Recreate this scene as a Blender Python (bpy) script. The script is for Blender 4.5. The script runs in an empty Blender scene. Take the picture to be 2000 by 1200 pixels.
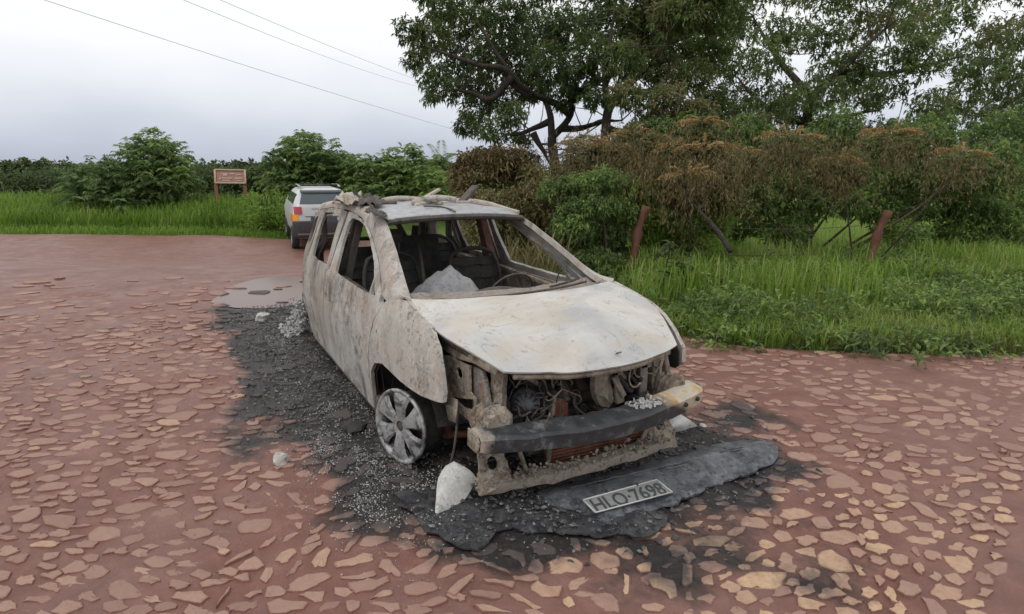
import bpy, bmesh, math, random
import numpy as np
from mathutils import Vector, Matrix, noise as mnoise
from mathutils.geometry import delaunay_2d_cdt
rng = np.random.default_rng(7); random.seed(7)
scene = bpy.context.scene
COL = scene.collection
# ------------------------------------------------------------------ camera
CAM_O = np.array([2.91619, -1.79266, 1.59768])
YAW, PITCH, ROLL = math.radians(154.709), math.radians(-13.196), math.radians(0.4916)
FPX, PX0, PY0 = 1194.03, 903.0, 596.6
def cam_axes():
    f = np.array([math.cos(YAW)*math.cos(PITCH), math.sin(YAW)*math.cos(PITCH), math.sin(PITCH)])
    r = np.cross(f, [0, 0, 1.0]); r /= np.linalg.norm(r); u = np.cross(r, f)
    c, s = math.cos(ROLL), math.sin(ROLL)
    return r*c+u*s, -r*s+u*c, f
CR, CU, CF = cam_axes()
cam_d = bpy.data.cameras.new('camera'); cam = bpy.data.objects.new('camera', cam_d); COL.objects.link(cam)
m = Matrix.Identity(4)
for i in range(3):
    m[i][0], m[i][1], m[i][2], m[i][3] = CR[i], CU[i], -CF[i], CAM_O[i]
cam.matrix_world = m
cam_d.sensor_width = 36; cam_d.lens = FPX/2000*36
cam_d.shift_x = (1000-PX0)/2000; cam_d.shift_y = (PY0-600)/2000
cam_d.clip_start = .05; cam_d.clip_end = 2000
scene.camera = cam
# ------------------------------------------------------------------ sky, sun, exposure
SUN_EL, SUN_AZ = math.radians(58), math.radians(-70)      # direction to the sun, azimuth from +x
world = bpy.data.worlds.new('World'); scene.world = world; world.use_nodes = True
wn = world.node_tree; wn.nodes.clear()
def wnode(t, **k):
    n = wn.nodes.new(t)
    for a, b in k.items(): setattr(n, a, b)
    return n
w_out = wnode('ShaderNodeOutputWorld'); w_bg = wnode('ShaderNodeBackground'); w_bg.inputs['Strength'].default_value = 0.1
sky = wnode('ShaderNodeTexSky', sky_type='NISHITA', sun_disc=False, sun_elevation=SUN_EL, sun_rotation=math.pi/2-SUN_AZ)
sky.dust_density = 3
tc = wnode('ShaderNodeTexCoord'); sep = wnode('ShaderNodeSeparateXYZ'); wn.links.new(tc.outputs['Generated'], sep.inputs[0])
nz = wnode('ShaderNodeTexNoise'); nz.inputs['Scale'].default_value = 2.2; nz.inputs['Detail'].default_value = 5
mp = wnode('ShaderNodeMapping'); mp.inputs['Scale'].default_value = (1, 1, 2.2)
wn.links.new(tc.outputs['Generated'], mp.inputs[0]); wn.links.new(mp.outputs[0], nz.inputs['Vector'])
ad = wnode('ShaderNodeMath', operation='MULTIPLY_ADD'); ad.inputs[1].default_value = .16; ad.inputs[2].default_value = -.08
wn.links.new(nz.outputs['Fac'], ad.inputs[0])
ad2 = wnode('ShaderNodeMath', operation='ADD'); wn.links.new(ad.outputs[0], ad2.inputs[0]); wn.links.new(sep.outputs['Z'], ad2.inputs[1])
cr = wnode('ShaderNodeValToRGB'); wn.links.new(ad2.outputs[0], cr.inputs[0])
e = cr.color_ramp.elements
e[0].position = 0.0; e[0].color = (.47, .505, .60, 1)
e[1].position = .235; e[1].color = (1.0, 1.0, 1.0, 1)
x = e.new(.06); x.color = (.63, .67, .755, 1)
x = e.new(.115); x.color = (.83, .855, .91, 1)
x = e.new(.16); x.color = (.96, .965, .985, 1)
mul = wnode('ShaderNodeVectorMath', operation='SCALE'); mul.inputs['Scale'].default_value = 11.6
wn.links.new(cr.outputs[0], mul.inputs[0])
mx = wnode('ShaderNodeMix', data_type='RGBA'); mx.inputs['Factor'].default_value = .93     # overcast: the cloud deck hides most of the clear sky
wn.links.new(sky.outputs[0], mx.inputs['A']); wn.links.new(mul.outputs[0], mx.inputs['B'])
wn.links.new(mx.outputs['Result'], w_bg.inputs['Color']); wn.links.new(w_bg.outputs[0], w_out.inputs[0])
sun_d = bpy.data.lights.new('sun', 'SUN'); sun_d.energy = 1.0; sun_d.angle = math.radians(25); sun_d.color = (1, .97, .92)
sun = bpy.data.objects.new('sun', sun_d); COL.objects.link(sun)
sv = Vector((math.cos(SUN_EL)*math.cos(SUN_AZ), math.cos(SUN_EL)*math.sin(SUN_AZ), math.sin(SUN_EL)))
sun.rotation_euler = sv.to_track_quat('Z', 'Y').to_euler(); sun.location = (0, 0, 20)
vs = scene.view_settings
scene.display_settings.display_device = 'sRGB'
vs.view_transform = 'Standard'; vs.look = 'None'; vs.gamma = 1; vs.use_curve_mapping = False
vs.exposure = -0.1
# ------------------------------------------------------------------ placing helpers
def ray(px, py): return CF + CR*((px-PX0)/FPX) - CU*((py-PY0)/FPX)
def at_depth(px, py, d): return CAM_O + ray(px, py)*d
def at_z(px, py, z=0.):
    d = ray(px, py); return CAM_O + d*((z-CAM_O[2])/d[2])
def at_y(px, py, y):
    d = ray(px, py); return CAM_O + d*((y-CAM_O[1])/d[1])
def sstep(a, b, x):
    t = np.clip((np.asarray(x, float)-a)/(b-a), 0, 1); return t*t*(3-2*t)
FH = np.array([math.cos(YAW), math.sin(YAW)])
def ground_h(x, y):
    x = np.asarray(x, float); y = np.asarray(y, float)
    d = (x-CAM_O[0])*FH[0]+(y-CAM_O[1])*FH[1]
    lat = (x-CAM_O[0])*FH[1]-(y-CAM_O[1])*FH[0]     # to the right of the view
    h = -.75*sstep(7.5, 15.5, d)
    bank = sstep(19.3, 24.5, d)*.5*sstep(3.0, -1.0, lat)
    return h+bank-5.*sstep(32, 70, d)
def on_ground(px, d):
    """point on the ground seen in image column px at depth d along the view"""
    p = at_depth(px, 500, d)
    return np.array([p[0], p[1], float(ground_h(p[0], p[1]))])
# ------------------------------------------------------------------ object helpers
WL = {}
def wloc(o): return WL.get(o.name, np.zeros(3)) if o else np.zeros(3)
def tag(o, label=None, cat=None, group=None, kind=None):
    if label: o['label'] = label
    if cat: o['category'] = cat
    if group: o['group'] = group
    if kind: o['kind'] = kind
    return o
def thing(name, label, cat, loc=(0, 0, 0), group=None):
    o = bpy.data.objects.new(name, None); COL.objects.link(o); o.location = loc
    WL[o.name] = np.array(loc, float); o.empty_display_size = .1
    return tag(o, label, cat, group)
def put(name, V, F, mat, parent=None, origin=None, smooth=True, solid=0, bevel=0, sub=0, attrs=None):
    """link world-space geometry as one mesh object (origin at its own centre), parented without rotation"""
    V = np.asarray(V, float).reshape(-1, 3)
    c = np.array(origin, float) if origin is not None else (V.min(0)+V.max(0))/2
    me = bpy.data.meshes.new(name)
    if isinstance(F, np.ndarray):
        n, k = F.shape
        me.vertices.add(len(V)); me.vertices.foreach_set('co', (V-c).astype(np.float32).ravel())
        me.loops.add(n*k); me.loops.foreach_set('vertex_index', F.astype(np.int32).ravel())
        me.polygons.add(n); me.polygons.foreach_set('loop_start', np.arange(0, n*k, k, dtype=np.int32))
        me.polygons.foreach_set('loop_total', np.full(n, k, dtype=np.int32))
        me.update(calc_edges=True)
    else:
        me.from_pydata([tuple(v) for v in (V-c)], [], [tuple(f) for f in F])
    if attrs:
        for an, av in attrs.items():
            a = me.attributes.new(an, 'FLOAT', 'POINT'); a.data.foreach_set('value', np.asarray(av, np.float32))
    me.polygons.foreach_set('use_smooth', np.full(len(me.polygons), smooth))
    o = bpy.data.objects.new(name, me); COL.objects.link(o)
    me.materials.append(mat)
    o.parent = parent; o.location = c-wloc(parent); WL[o.name] = c
    if solid:
        md = o.modifiers.new('solid', 'SOLIDIFY'); md.thickness = solid; md.offset = 0
        md = o.modifiers.new('crease', 'EDGE_SPLIT'); md.split_angle = math.radians(34)
    if bevel:
        md = o.modifiers.new('bevel', 'BEVEL'); md.width = bevel; md.segments = 2; md.limit_method = 'ANGLE'
        md = o.modifiers.new('crease', 'EDGE_SPLIT'); md.split_angle = math.radians(50)
    if sub:
        md = o.modifiers.new('sub', 'SUBSURF'); md.levels = sub; md.render_levels = sub
    return o
def rotm(rx=0, ry=0, rz=0):
    return np.array(Matrix.Rotation(rz, 3, 'Z') @ Matrix.Rotation(ry, 3, 'Y') @ Matrix.Rotation(rx, 3, 'X'))
class MB:
    def __init__(s): s.v = []; s.f = []
    def add(s, V, F):
        n = len(s.v); s.v += [tuple(p) for p in V]; s.f += [tuple(i+n for i in f) for f in F]; return s
    def box(s, c, size, R=None):
        q = np.array([[x, y, z] for x in (-.5, .5) for y in (-.5, .5) for z in (-.5, .5)])*np.array(size)
        if R is not None: q = q @ np.asarray(R).T
        return s.add(q+np.array(c), [(0, 1, 3, 2), (4, 6, 7, 5), (0, 4, 5, 1), (2, 3, 7, 6), (0, 2, 6, 4), (1, 5, 7, 3)])
    def tube(s, pts, r, n=8, cap=True):
        P = np.array(pts, float); k = len(P); r = np.full(k, r) if np.isscalar(r) else np.array(r, float)
        V = []; up = np.array([0, 0, 1.])
        a = None
        for i in range(k):
            t = P[min(i+1, k-1)]-P[max(i-1, 0)]; t = t/(np.linalg.norm(t)+1e-9)
            if a is None:
                a = np.cross(t, up if abs(t[2]) < .9 else [1., 0, 0])
            else: a = a-t*np.dot(a, t)
            a = a/(np.linalg.norm(a)+1e-9); b = np.cross(t, a)
            for j in range(n):
                th = 2*math.pi*j/n; V.append(P[i]+r[i]*(math.cos(th)*a+math.sin(th)*b))
        F = [(i*n+j, i*n+(j+1) % n, (i+1)*n+(j+1) % n, (i+1)*n+j) for i in range(k-1) for j in range(n)]
        if cap: F += [tuple(range(n-1, -1, -1)), tuple((k-1)*n+j for j in range(n))]
        return s.add(V, F)
    def bar(s, pts, w, h, up=(0, 0, 1)):
        """rectangular section swept along pts; w across, h along up"""
        P = np.array(pts, float); k = len(P); V = []
        up = np.array(up, float)
        for i in range(k):
            t = P[min(i+1, k-1)]-P[max(i-1, 0)]; t /= np.linalg.norm(t)+1e-9
            a = np.cross(t, up); a /= np.linalg.norm(a)+1e-9; b = np.cross(a, t)
            for p, q in ((-1, -1), (1, -1), (1, 1), (-1, 1)): V.append(P[i]+a*p*w/2+b*q*h/2)
        F = [(i*4+j, i*4+(j+1) % 4, (i+1)*4+(j+1) % 4, (i+1)*4+j) for i in range(k-1) for j in range(4)]
        F += [(3, 2, 1, 0), tuple((k-1)*4+j for j in range(4))]
        return s.add(V, F)
    def cyl(s, a, b, r, n=16, r2=None): return s.tube([a, b], [r, r if r2 is None else r2], n)
    def prism(s, poly, ex):
        """flat polygon (3-D points) extruded by vector ex"""
        P = np.array(poly, float); k = len(P); ex = np.array(ex, float)
        return s.add(np.vstack([P, P+ex]), [tuple(range(k-1, -1, -1)), tuple(range(k, 2*k))]+[(i, (i+1) % k, k+(i+1) % k, k+i) for i in range(k)])
    def grid(s, G):
        G = np.array(G, float); a, b, _ = G.shape
        return s.add(G.reshape(-1, 3), [(i*b+j, i*b+j+1, (i+1)*b+j+1, (i+1)*b+j) for i in range(a-1) for j in range(b-1)])
    def lathe(s, prof, c, ax, n=32):
        """prof: list of (r, t) with t along axis ax from c"""
        ax = np.array(ax, float); ax /= np.linalg.norm(ax)
        a = np.cross(ax, [0, 0, 1.] if abs(ax[2]) < .9 else [1., 0, 0]); a /= np.linalg.norm(a); b = np.cross(ax, a)
        V = [np.array(c)+ax*t+r*(math.cos(2*math.pi*j/n)*a+math.sin(2*math.pi*j/n)*b) for r, t in prof for j in range(n)]
        return s.add(V, [(i*n+j, i*n+(j+1) % n, (i+1)*n+(j+1) % n, (i+1)*n+j) for i in range(len(prof)-1) for j in range(n)])
    def build(s, name, mat, parent=None, **k): return put(name, s.v, s.f, mat, parent, **k)
def resample(P, n):
    P = np.array(P, float); d = np.r_[0, np.cumsum(np.linalg.norm(np.diff(P, axis=0), axis=1))]
    t = np.linspace(0, d[-1], n); return np.stack([np.interp(t, d, P[:, i]) for i in range(P.shape[1])], 1)
def smooth_line(P, n, it=2):
    P = np.array(P, float)
    for _ in range(it):
        Q = [P[0]]
        for i in range(len(P)-1):
            Q += [P[i]*.75+P[i+1]*.25, P[i]*.25+P[i+1]*.75]
        P = np.array(Q+[P[-1]])
    return resample(P, n)
def inpoly(px, py, poly):
    px = np.asarray(px, float); py = np.asarray(py, float); r = np.zeros(px.shape, bool); n = len(poly)
    for i in range(n):
        x1, y1 = poly[i][:2]; x2, y2 = poly[(i+1) % n][:2]
        if y1 == y2: continue
        c = ((y1 > py) != (y2 > py)) & (px < (x2-x1)*(py-y1)/(y2-y1)+x1); r ^= c
    return r
def densify(poly, step):
    out = []
    for i in range(len(poly)):
        a = np.array(poly[i], float); b = np.array(poly[(i+1) % len(poly)], float)
        k = max(1, int(round(np.linalg.norm(b-a)/step)))
        out += [a+(b-a)*j/k for j in range(k)]
    return np.array(out)
def fill2d(outline, holes, step, extra=None):
    """triangulate a 2-D outline with holes on a fine grid: returns points and triangles"""
    loops = [densify(outline, step)]+[densify(h, step) for h in holes]
    pts = []; edges = []
    for L in loops:
        b = len(pts); pts += [Vector((p[0], p[1])) for p in L]; edges += [(b+i, b+(i+1) % len(L)) for i in range(len(L))]
    B = np.array([tuple(p) for p in pts])
    x0, y0 = B.min(0); x1, y1 = B.max(0)
    if extra is None:
        gx, gy = np.meshgrid(np.arange(x0+step/2, x1, step), np.arange(y0+step/2, y1, step))
        gx = gx.ravel()+rng.uniform(-.15, .15, gx.size)*step; gy = gy.ravel()+rng.uniform(-.15, .15, gy.size)*step
    else: gx, gy = extra[:, 0], extra[:, 1]
    k = inpoly(gx, gy, outline)
    for h in holes: k &= ~inpoly(gx, gy, h)
    gx, gy = gx[k], gy[k]
    if len(gx) and extra is None:
        dmin = np.full(len(gx), 9.)
        for q in B: dmin = np.minimum(dmin, np.hypot(gx-q[0], gy-q[1]))
        gx, gy = gx[dmin > step*.45], gy[dmin > step*.45]
    pts += [Vector((a, b)) for a, b in zip(gx, gy)]
    r = delaunay_2d_cdt(pts, edges, [], 0, 1e-6)
    P = np.array([tuple(p) for p in r[0]]); T = np.array([t for t in r[2] if len(t) == 3])
    c = P[T].mean(1); k = inpoly(c[:, 0], c[:, 1], outline)
    for h in holes: k &= ~inpoly(c[:, 0], c[:, 1], h)
    return P, T[k]
def vnoise(P, scale, octs=3):
    return np.array([mnoise.fractal(Vector(p)*scale, 1.0, 2.0, octs) for p in P])
# ------------------------------------------------------------------ material helpers
class NT:
    def __init__(s, name):
        s.m = bpy.data.materials.new(name); s.m.use_nodes = True; s.t = s.m.node_tree
        s.b = s.t.nodes['Principled BSDF']; s.out = s.t.nodes['Material Output']
    def n(s, t, **k):
        x = s.t.nodes.new(t)
        for a, b in k.items(): setattr(x, a, b)
        return x
    def l(s, a, b): s.t.links.new(a, b)
    def pos(s, scale=(1, 1, 1), obj=False):
        if obj: v = s.n('ShaderNodeTexCoord').outputs['Object']
        else: v = s.n('ShaderNodeNewGeometry').outputs['Position']
        mp = s.n('ShaderNodeMapping'); mp.inputs['Scale'].default_value = scale; s.l(v, mp.inputs[0]); return mp.outputs[0]
    def noise(s, vec, scale, detail=4, rough=.55, dist=0):
        x = s.n('ShaderNodeTexNoise'); x.inputs['Scale'].default_value = scale; x.inputs['Detail'].default_value = detail
        x.inputs['Roughness'].default_value = rough; x.inputs['Distortion'].default_value = dist
        s.l(vec, x.inputs['Vector']); return x.outputs['Fac']
    def ramp(s, fac, stops, interp='LINEAR'):
        x = s.n('ShaderNodeValToRGB'); x.color_ramp.interpolation = interp; e = x.color_ramp.elements
        def c4(c): return (c, c, c, 1) if np.isscalar(c) else (*c, 1)
        e[0].position = stops[0][0]; e[0].color = c4(stops[0][1]); e[1].position = stops[-1][0]; e[1].color = c4(stops[-1][1])
        for p, c in stops[1:-1]: q = e.new(p); q.color = c4(c)
        s.l(fac, x.inputs[0]); return x.outputs[0]
    def mix(s, fac, a, b, mode='MIX'):
        x = s.n('ShaderNodeMix', data_type='RGBA', blend_type=mode)
        for inp, v in (('Factor', fac), ('A', a), ('B', b)):
            i = [q for q in x.inputs if q.name == inp and (q.type == 'RGBA' or (inp == 'Factor' and q.type == 'VALUE'))][0]
            if hasattr(v, 'links'): s.l(v, i)
            elif np.isscalar(v): i.default_value = v if inp == 'Factor' else (v, v, v, 1)
            else: i.default_value = (*v, 1)
        return [q for q in x.outputs if q.type == 'RGBA'][0]
    def math(s, op, a, b=0., c=0.):
        x = s.n('ShaderNodeMath', operation=op)
        for i, v in enumerate((a, b, c)):
            if hasattr(v, 'links'): s.l(v, x.inputs[i])
            else: x.inputs[i].default_value = v
        return x.outputs[0]
    def attr(s, name): return s.n('ShaderNodeAttribute', attribute_name=name).outputs['Fac']
    def bump(s, h, strength=.5, dist=.01):
        x = s.n('ShaderNodeBump'); x.inputs['Strength'].default_value = strength; x.inputs['Distance'].default_value = dist
        s.l(h, x.inputs['Height']); s.l(x.outputs[0], s.b.inputs['Normal']); return x
    def done(s, col=None, rough=.6, metal=0, spec=None):
        for k, v in (('Base Color', col), ('Roughness', rough), ('Metallic', metal), ('Specular IOR Level', spec)):
            if v is None: continue
            i = s.b.inputs[k]
            if hasattr(v, 'links'): s.l(v, i)
            elif k == 'Base Color': i.default_value = (*v, 1)
            else: i.default_value = v
        return s.m
def grain(name, a, b, scale=30, rough=.7, bump=.3, metal=0, c=None, dist=.004, obj=False, stretch=(1, 1, 1), spec=None):
    t = NT(name); v = t.pos(stretch, obj); n = t.noise(v, scale, 6, .65)
    col = t.ramp(n, [(.3, a), (.7, b)] if c is None else [(.28, a), (.5, b), (.72, c)])
    if bump: t.bump(t.noise(v, scale*1.7, 5, .7), bump, dist)
    return t.done(col, rough, metal, spec)
def burnt(name, light, mid, dark, rust, soot_amt=.5, scale=3., stretch=(1, 1, 1), rough=.75, rust_amt=.3, bump=.35):
    t = NT(name); v = t.pos(stretch); v1 = t.pos()
    base = t.ramp(t.noise(v, scale, 8, .62, .6), [(.32, mid), (.5, light), (.68, mid)])
    r = t.ramp(t.noise(v, scale*1.7, 7, .6, .4), [(.60-.12*rust_amt, 0.), (.72, 1.)])
    base = t.mix(t.math('MULTIPLY', r, .75), base, rust)
    s1 = t.ramp(t.noise(t.pos((1, 1, .6)), scale*1.25, 10, .66, .8), [(.66-.2*soot_amt, 0.), (.79-.15*soot_amt, 1.)])
    base = t.mix(t.math('MULTIPLY', s1, .8), base, dark)
    s2 = t.ramp(t.noise(v1, 85, 4, .8), [(.56, 0.), (.68, 1.)])
    base = t.mix(t.math('MULTIPLY', s2, .45), base, dark)
    zone = t.ramp(t.noise(v1, 1.7, 4, .55), [(.40, .15), (.55, 1.)])
    s3 = t.ramp(t.noise(v1, scale*6, 12, .82, .5), [(.53, 0.), (.55, 1.)])
    base = t.mix(t.math('MULTIPLY', t.math('MULTIPLY', s3, zone), .55), base, tuple(min(.7, c*1.35) for c in light))
    s4 = t.ramp(t.noise(v1, scale*4.3, 12, .82, .9), [(.555, 0.), (.575, 1.)])
    base = t.mix(t.math('MULTIPLY', t.math('MULTIPLY', s4, zone), .72), base, tuple(c*1.5 for c in dark))
    st = t.ramp(t.noise(t.pos((9, 9, .7)), 2.2, 8, .7), [(.53, 0.), (.62, 1.)])
    base = t.mix(t.math('MULTIPLY', st, .42), base, tuple(c*1.1 for c in rust))
    t.bump(t.math('SUBTRACT', t.noise(v1, 60, 6, .75), t.math('MULTIPLY', s4, .35)), bump, .005)
    return t.done(base, rough, 0, .3)
# ------------------------------------------------------------------ materials
ELL = [(-3.5, -.85, 1.5, .62), (-1.15, -.80, 1.15, .70), (-1.3, .05, 2.5, 1.0), (.12, -.78, .50, .38), (.55, .25, .62, 1.15), (.72, -.35, .40, .50), (-2.4, -1.15, .7, .3), (-4.5, .2, 1.2, 1.0)]
def burn_at(x, y):
    x = np.asarray(x, float); y = np.asarray(y, float)
    d = np.full(x.shape, 9.)
    for cx, cy, rx, ry in ELL: d = np.minimum(d, np.hypot((x-cx)/rx, (y-cy)/ry))
    nn = np.array([mnoise.fractal(Vector((a*2.1, b*2.1, 3.)), 1., 2., 4) for a, b in zip(x.ravel(), y.ravel())]).reshape(x.shape)
    return sstep(1.42, .68, d+nn*.42)
def road_mat(name, c1, c2, c3, scale, gloss):
    t = NT(name); v = t.pos()
    n1 = t.noise(v, scale, 8, .6, .3); n2 = t.noise(v, 1.1, 4, .55); n3 = t.noise(v, 140, 3, .7); n4 = t.noise(v, 9, 6, .65)
    col = t.ramp(n1, [(.3, c1), (.52, c2), (.72, c3)])
    col = t.mix(t.ramp(n2, [(.42, 0.), (.7, .45)]), col, (.27, .165, .145))
    col = t.mix(t.ramp(n3, [(.48, 0.), (.72, .45)]), col, (.13, .065, .052))
    col = t.mix(t.ramp(t.noise(v, 2.4, 8, .7, .8), [(.50, 0.), (.66, .55)]), col, (.125, .062, .05))
    col = t.mix(t.ramp(t.noise(v, 60, 8, .8), [(.57, 0.), (.66, .5)]), col, (.36, .22, .175))
    b = t.attr('burn')
    bm = t.math('ADD', b, t.math('MULTIPLY', t.math('SUBTRACT', n4, .5), .9))
    bm = t.ramp(bm, [(.22, 0.), (.45, .55), (.72, 1.)])
    soot = t.ramp(t.noise(v, 34, 7, .75), [(.36, .007), (.54, .016), (.66, .045), (.76, .13)])
    col = t.mix(t.math('MULTIPLY', bm, .96), col, soot)
    rg = t.ramp(t.noise(v, 3., 5, .6), [(.35, gloss), (.65, gloss+.25)])
    t.bump(t.noise(v, 42, 9, .8), .8, .010)
    return t.done(col, rg, 0, .4)
M_road = road_mat('red_mud', (.162, .069, .051), (.205, .091, .069), (.262, .124, .097), 7, .38)
def stone_mat():
    t = NT('paving_stone'); v = t.pos()
    oi = t.n('ShaderNodeObjectInfo').outputs['Random']
    n1 = t.noise(v, 22, 7, .7); n2 = t.noise(v, 120, 3, .8)
    w = t.attr('tone')
    base = t.ramp(w, [(0., (.26, .155, .125)), (.45, (.345, .220, .170)), (.75, (.43, .285, .195)), (1., (.52, .36, .225))])
    base = t.mix(t.ramp(n1, [(.40, 0.), (.72, .6)]), base, (.27, .14, .105))
    base = t.mix(t.ramp(n2, [(.56, 0.), (.72, .5)]), base, (.15, .09, .07))
    rim = t.math('ADD', t.attr('rim'), t.math('MULTIPLY', t.math('SUBTRACT', t.noise(v, 28, 5, .7), .5), 1.1))
    base = t.mix(t.ramp(rim, [(.42, 0.), (.86, .95)]), base, (.215, .102, .080))
    b = t.attr('burn'); bm = t.math('ADD', b, t.math('MULTIPLY', t.math('SUBTRACT', t.noise(v, 12, 6, .65), .5), .9))
    bm = t.ramp(bm, [(.30, 0.), (.80, 1.)])
    base = t.mix(t.math('MULTIPLY', bm, .92), base, (.045, .043, .045))
    t.bump(t.noise(v, 95, 6, .75), .55, .006)
    return t.done(base, .66, 0, .35)
M_stone = stone_mat()
M_soil = grain('verge_soil', (.055, .032, .02), (.13, .075, .05), 6, .9, .6, c=(.08, .05, .03), dist=.03)
def field_mat():
    t = NT('grassy_earth'); v = t.pos()
    c = t.ramp(t.noise(v, .7, 7, .65), [(.32, (.05, .075, .018)), (.5, (.085, .14, .025)), (.68, (.13, .20, .04))])
    c = t.mix(t.ramp(t.noise(v, 4, 6, .7), [(.5, 0.), (.7, .7)]), c, (.05, .045, .02))
    t.bump(t.noise(v, 9, 6, .7), .8, .06); return t.done(c, .9, 0, .2)
M_field = field_mat()
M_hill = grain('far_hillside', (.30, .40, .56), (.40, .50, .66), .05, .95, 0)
# ------------------------------------------------------------------ ground: one sheet to the horizon
far = [at_z(px, py, -.75)[:2] for px, py in ((-700, 453), (-200, 455), (0, 457), (200, 459), (415, 460), (555, 467), (700, 471), (800, 473))]
right_edge = [(-15.0, 4.1), (-12.5, 4.2), (-9.5, 3.55), (-6.5, 2.9), (-4.2, 2.55), (-2.5, 2.35), (-1.4, 2.42), (-.75, 2.78), (-.2, 3.55), (.35, 4.7), (1.0, 6.2), (3.2, 9.0)]
ROAD = [tuple(p) for p in far]+right_edge+[(9, 9), (9, -12), (-30, -30)]
# ground mesh: denser close by
def axis(a, b, fine_a, fine_b, step, big):
    L = list(np.arange(fine_a, fine_b, step)); x = fine_a
    s = step
    while x > a: s = min(s*1.22, big); x -= s; L.insert(0, x)
    x = L[-1]; s = step
    while x < b: s = min(s*1.22, big); x += s; L.append(x)
    return np.array(L)
gx = axis(-700, 400, -26, 6, .3, 60); gy = axis(-500, 500, -12, 14, .3, 60)
X, Y = np.meshgrid(gx, gy, indexing='ij')
inr = inpoly(X, Y, ROAD)
Z = ground_h(X, Y)-np.where(inr, .05, 0)
nzz = np.array([mnoise.fractal(Vector((a*.35, b*.35, 0)), 1., 2., 2) for a, b in zip(X.ravel(), Y.ravel())]).reshape(X.shape)
Z = Z+np.where(inr, 0, np.clip(.018*nzz, -.03, .03))
a_, b_ = X.shape
idx = np.arange(a_*b_).reshape(a_, b_)
Fq = np.stack([idx[:-1, :-1], idx[1:, :-1], idx[1:, 1:], idx[:-1, 1:]], -1).reshape(-1, 4)
put('ground', np.stack([X, Y, Z], -1).reshape(-1, 3), Fq, M_field, smooth=True)['kind'] = 'structure'
# road sheet
nx, ny = np.meshgrid(np.arange(-7.4, 2.4, .05), np.arange(-3.6, 2.9, .05)); nx, ny = nx.ravel(), ny.ravel()
fx, fy = np.meshgrid(np.arange(-26, 9, .5), np.arange(-14, 9, .5)); fx, fy = fx.ravel(), fy.ravel()
k = ~((fx > -7.6) & (fx < 2.6) & (fy > -3.8) & (fy < 3.1)); fx, fy = fx[k], fy[k]
ex = np.stack([np.r_[nx, fx], np.r_[ny, fy]], 1)+rng.uniform(-.008, .008, (len(nx)+len(fx), 2))
P, T = fill2d(ROAD, [], .5, ex)
near = (P[:, 0] > -5.5) & (P[:, 0] < 2.7) & (P[:, 1] > -3.9) & (P[:, 1] < 3.2)
hz = ground_h(P[:, 0], P[:, 1])
PUD = at_z(530, 566, -.03)[:2]; pr_ = np.hypot((P-PUD) @ FH/1.5, (P-PUD) @ np.array([FH[1], -FH[0]])/.62)
rel = np.array([mnoise.fractal(Vector((a*3.2, b*3.2, 1.)), 1., 2., 5) for a, b in P])*.007
rel2 = np.array([mnoise.fractal(Vector((a*.5, b*.5, 5.)), 1., 2., 3) for a, b in P])*.03*np.where(near, .15, 1)
road = put('road', np.column_stack([P, hz+np.where(near, rel, rel*.5)*np.clip(pr_*1.6-1.0, 0, 1)+rel2*np.clip(pr_-.6, 0, 1)-.022*np.exp(-pr_**2*1.2)]), T, M_road, origin=(0, 0, 0),
           attrs={'burn': burn_at(P[:, 0], P[:, 1])})
road['kind'] = 'structure'
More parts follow.
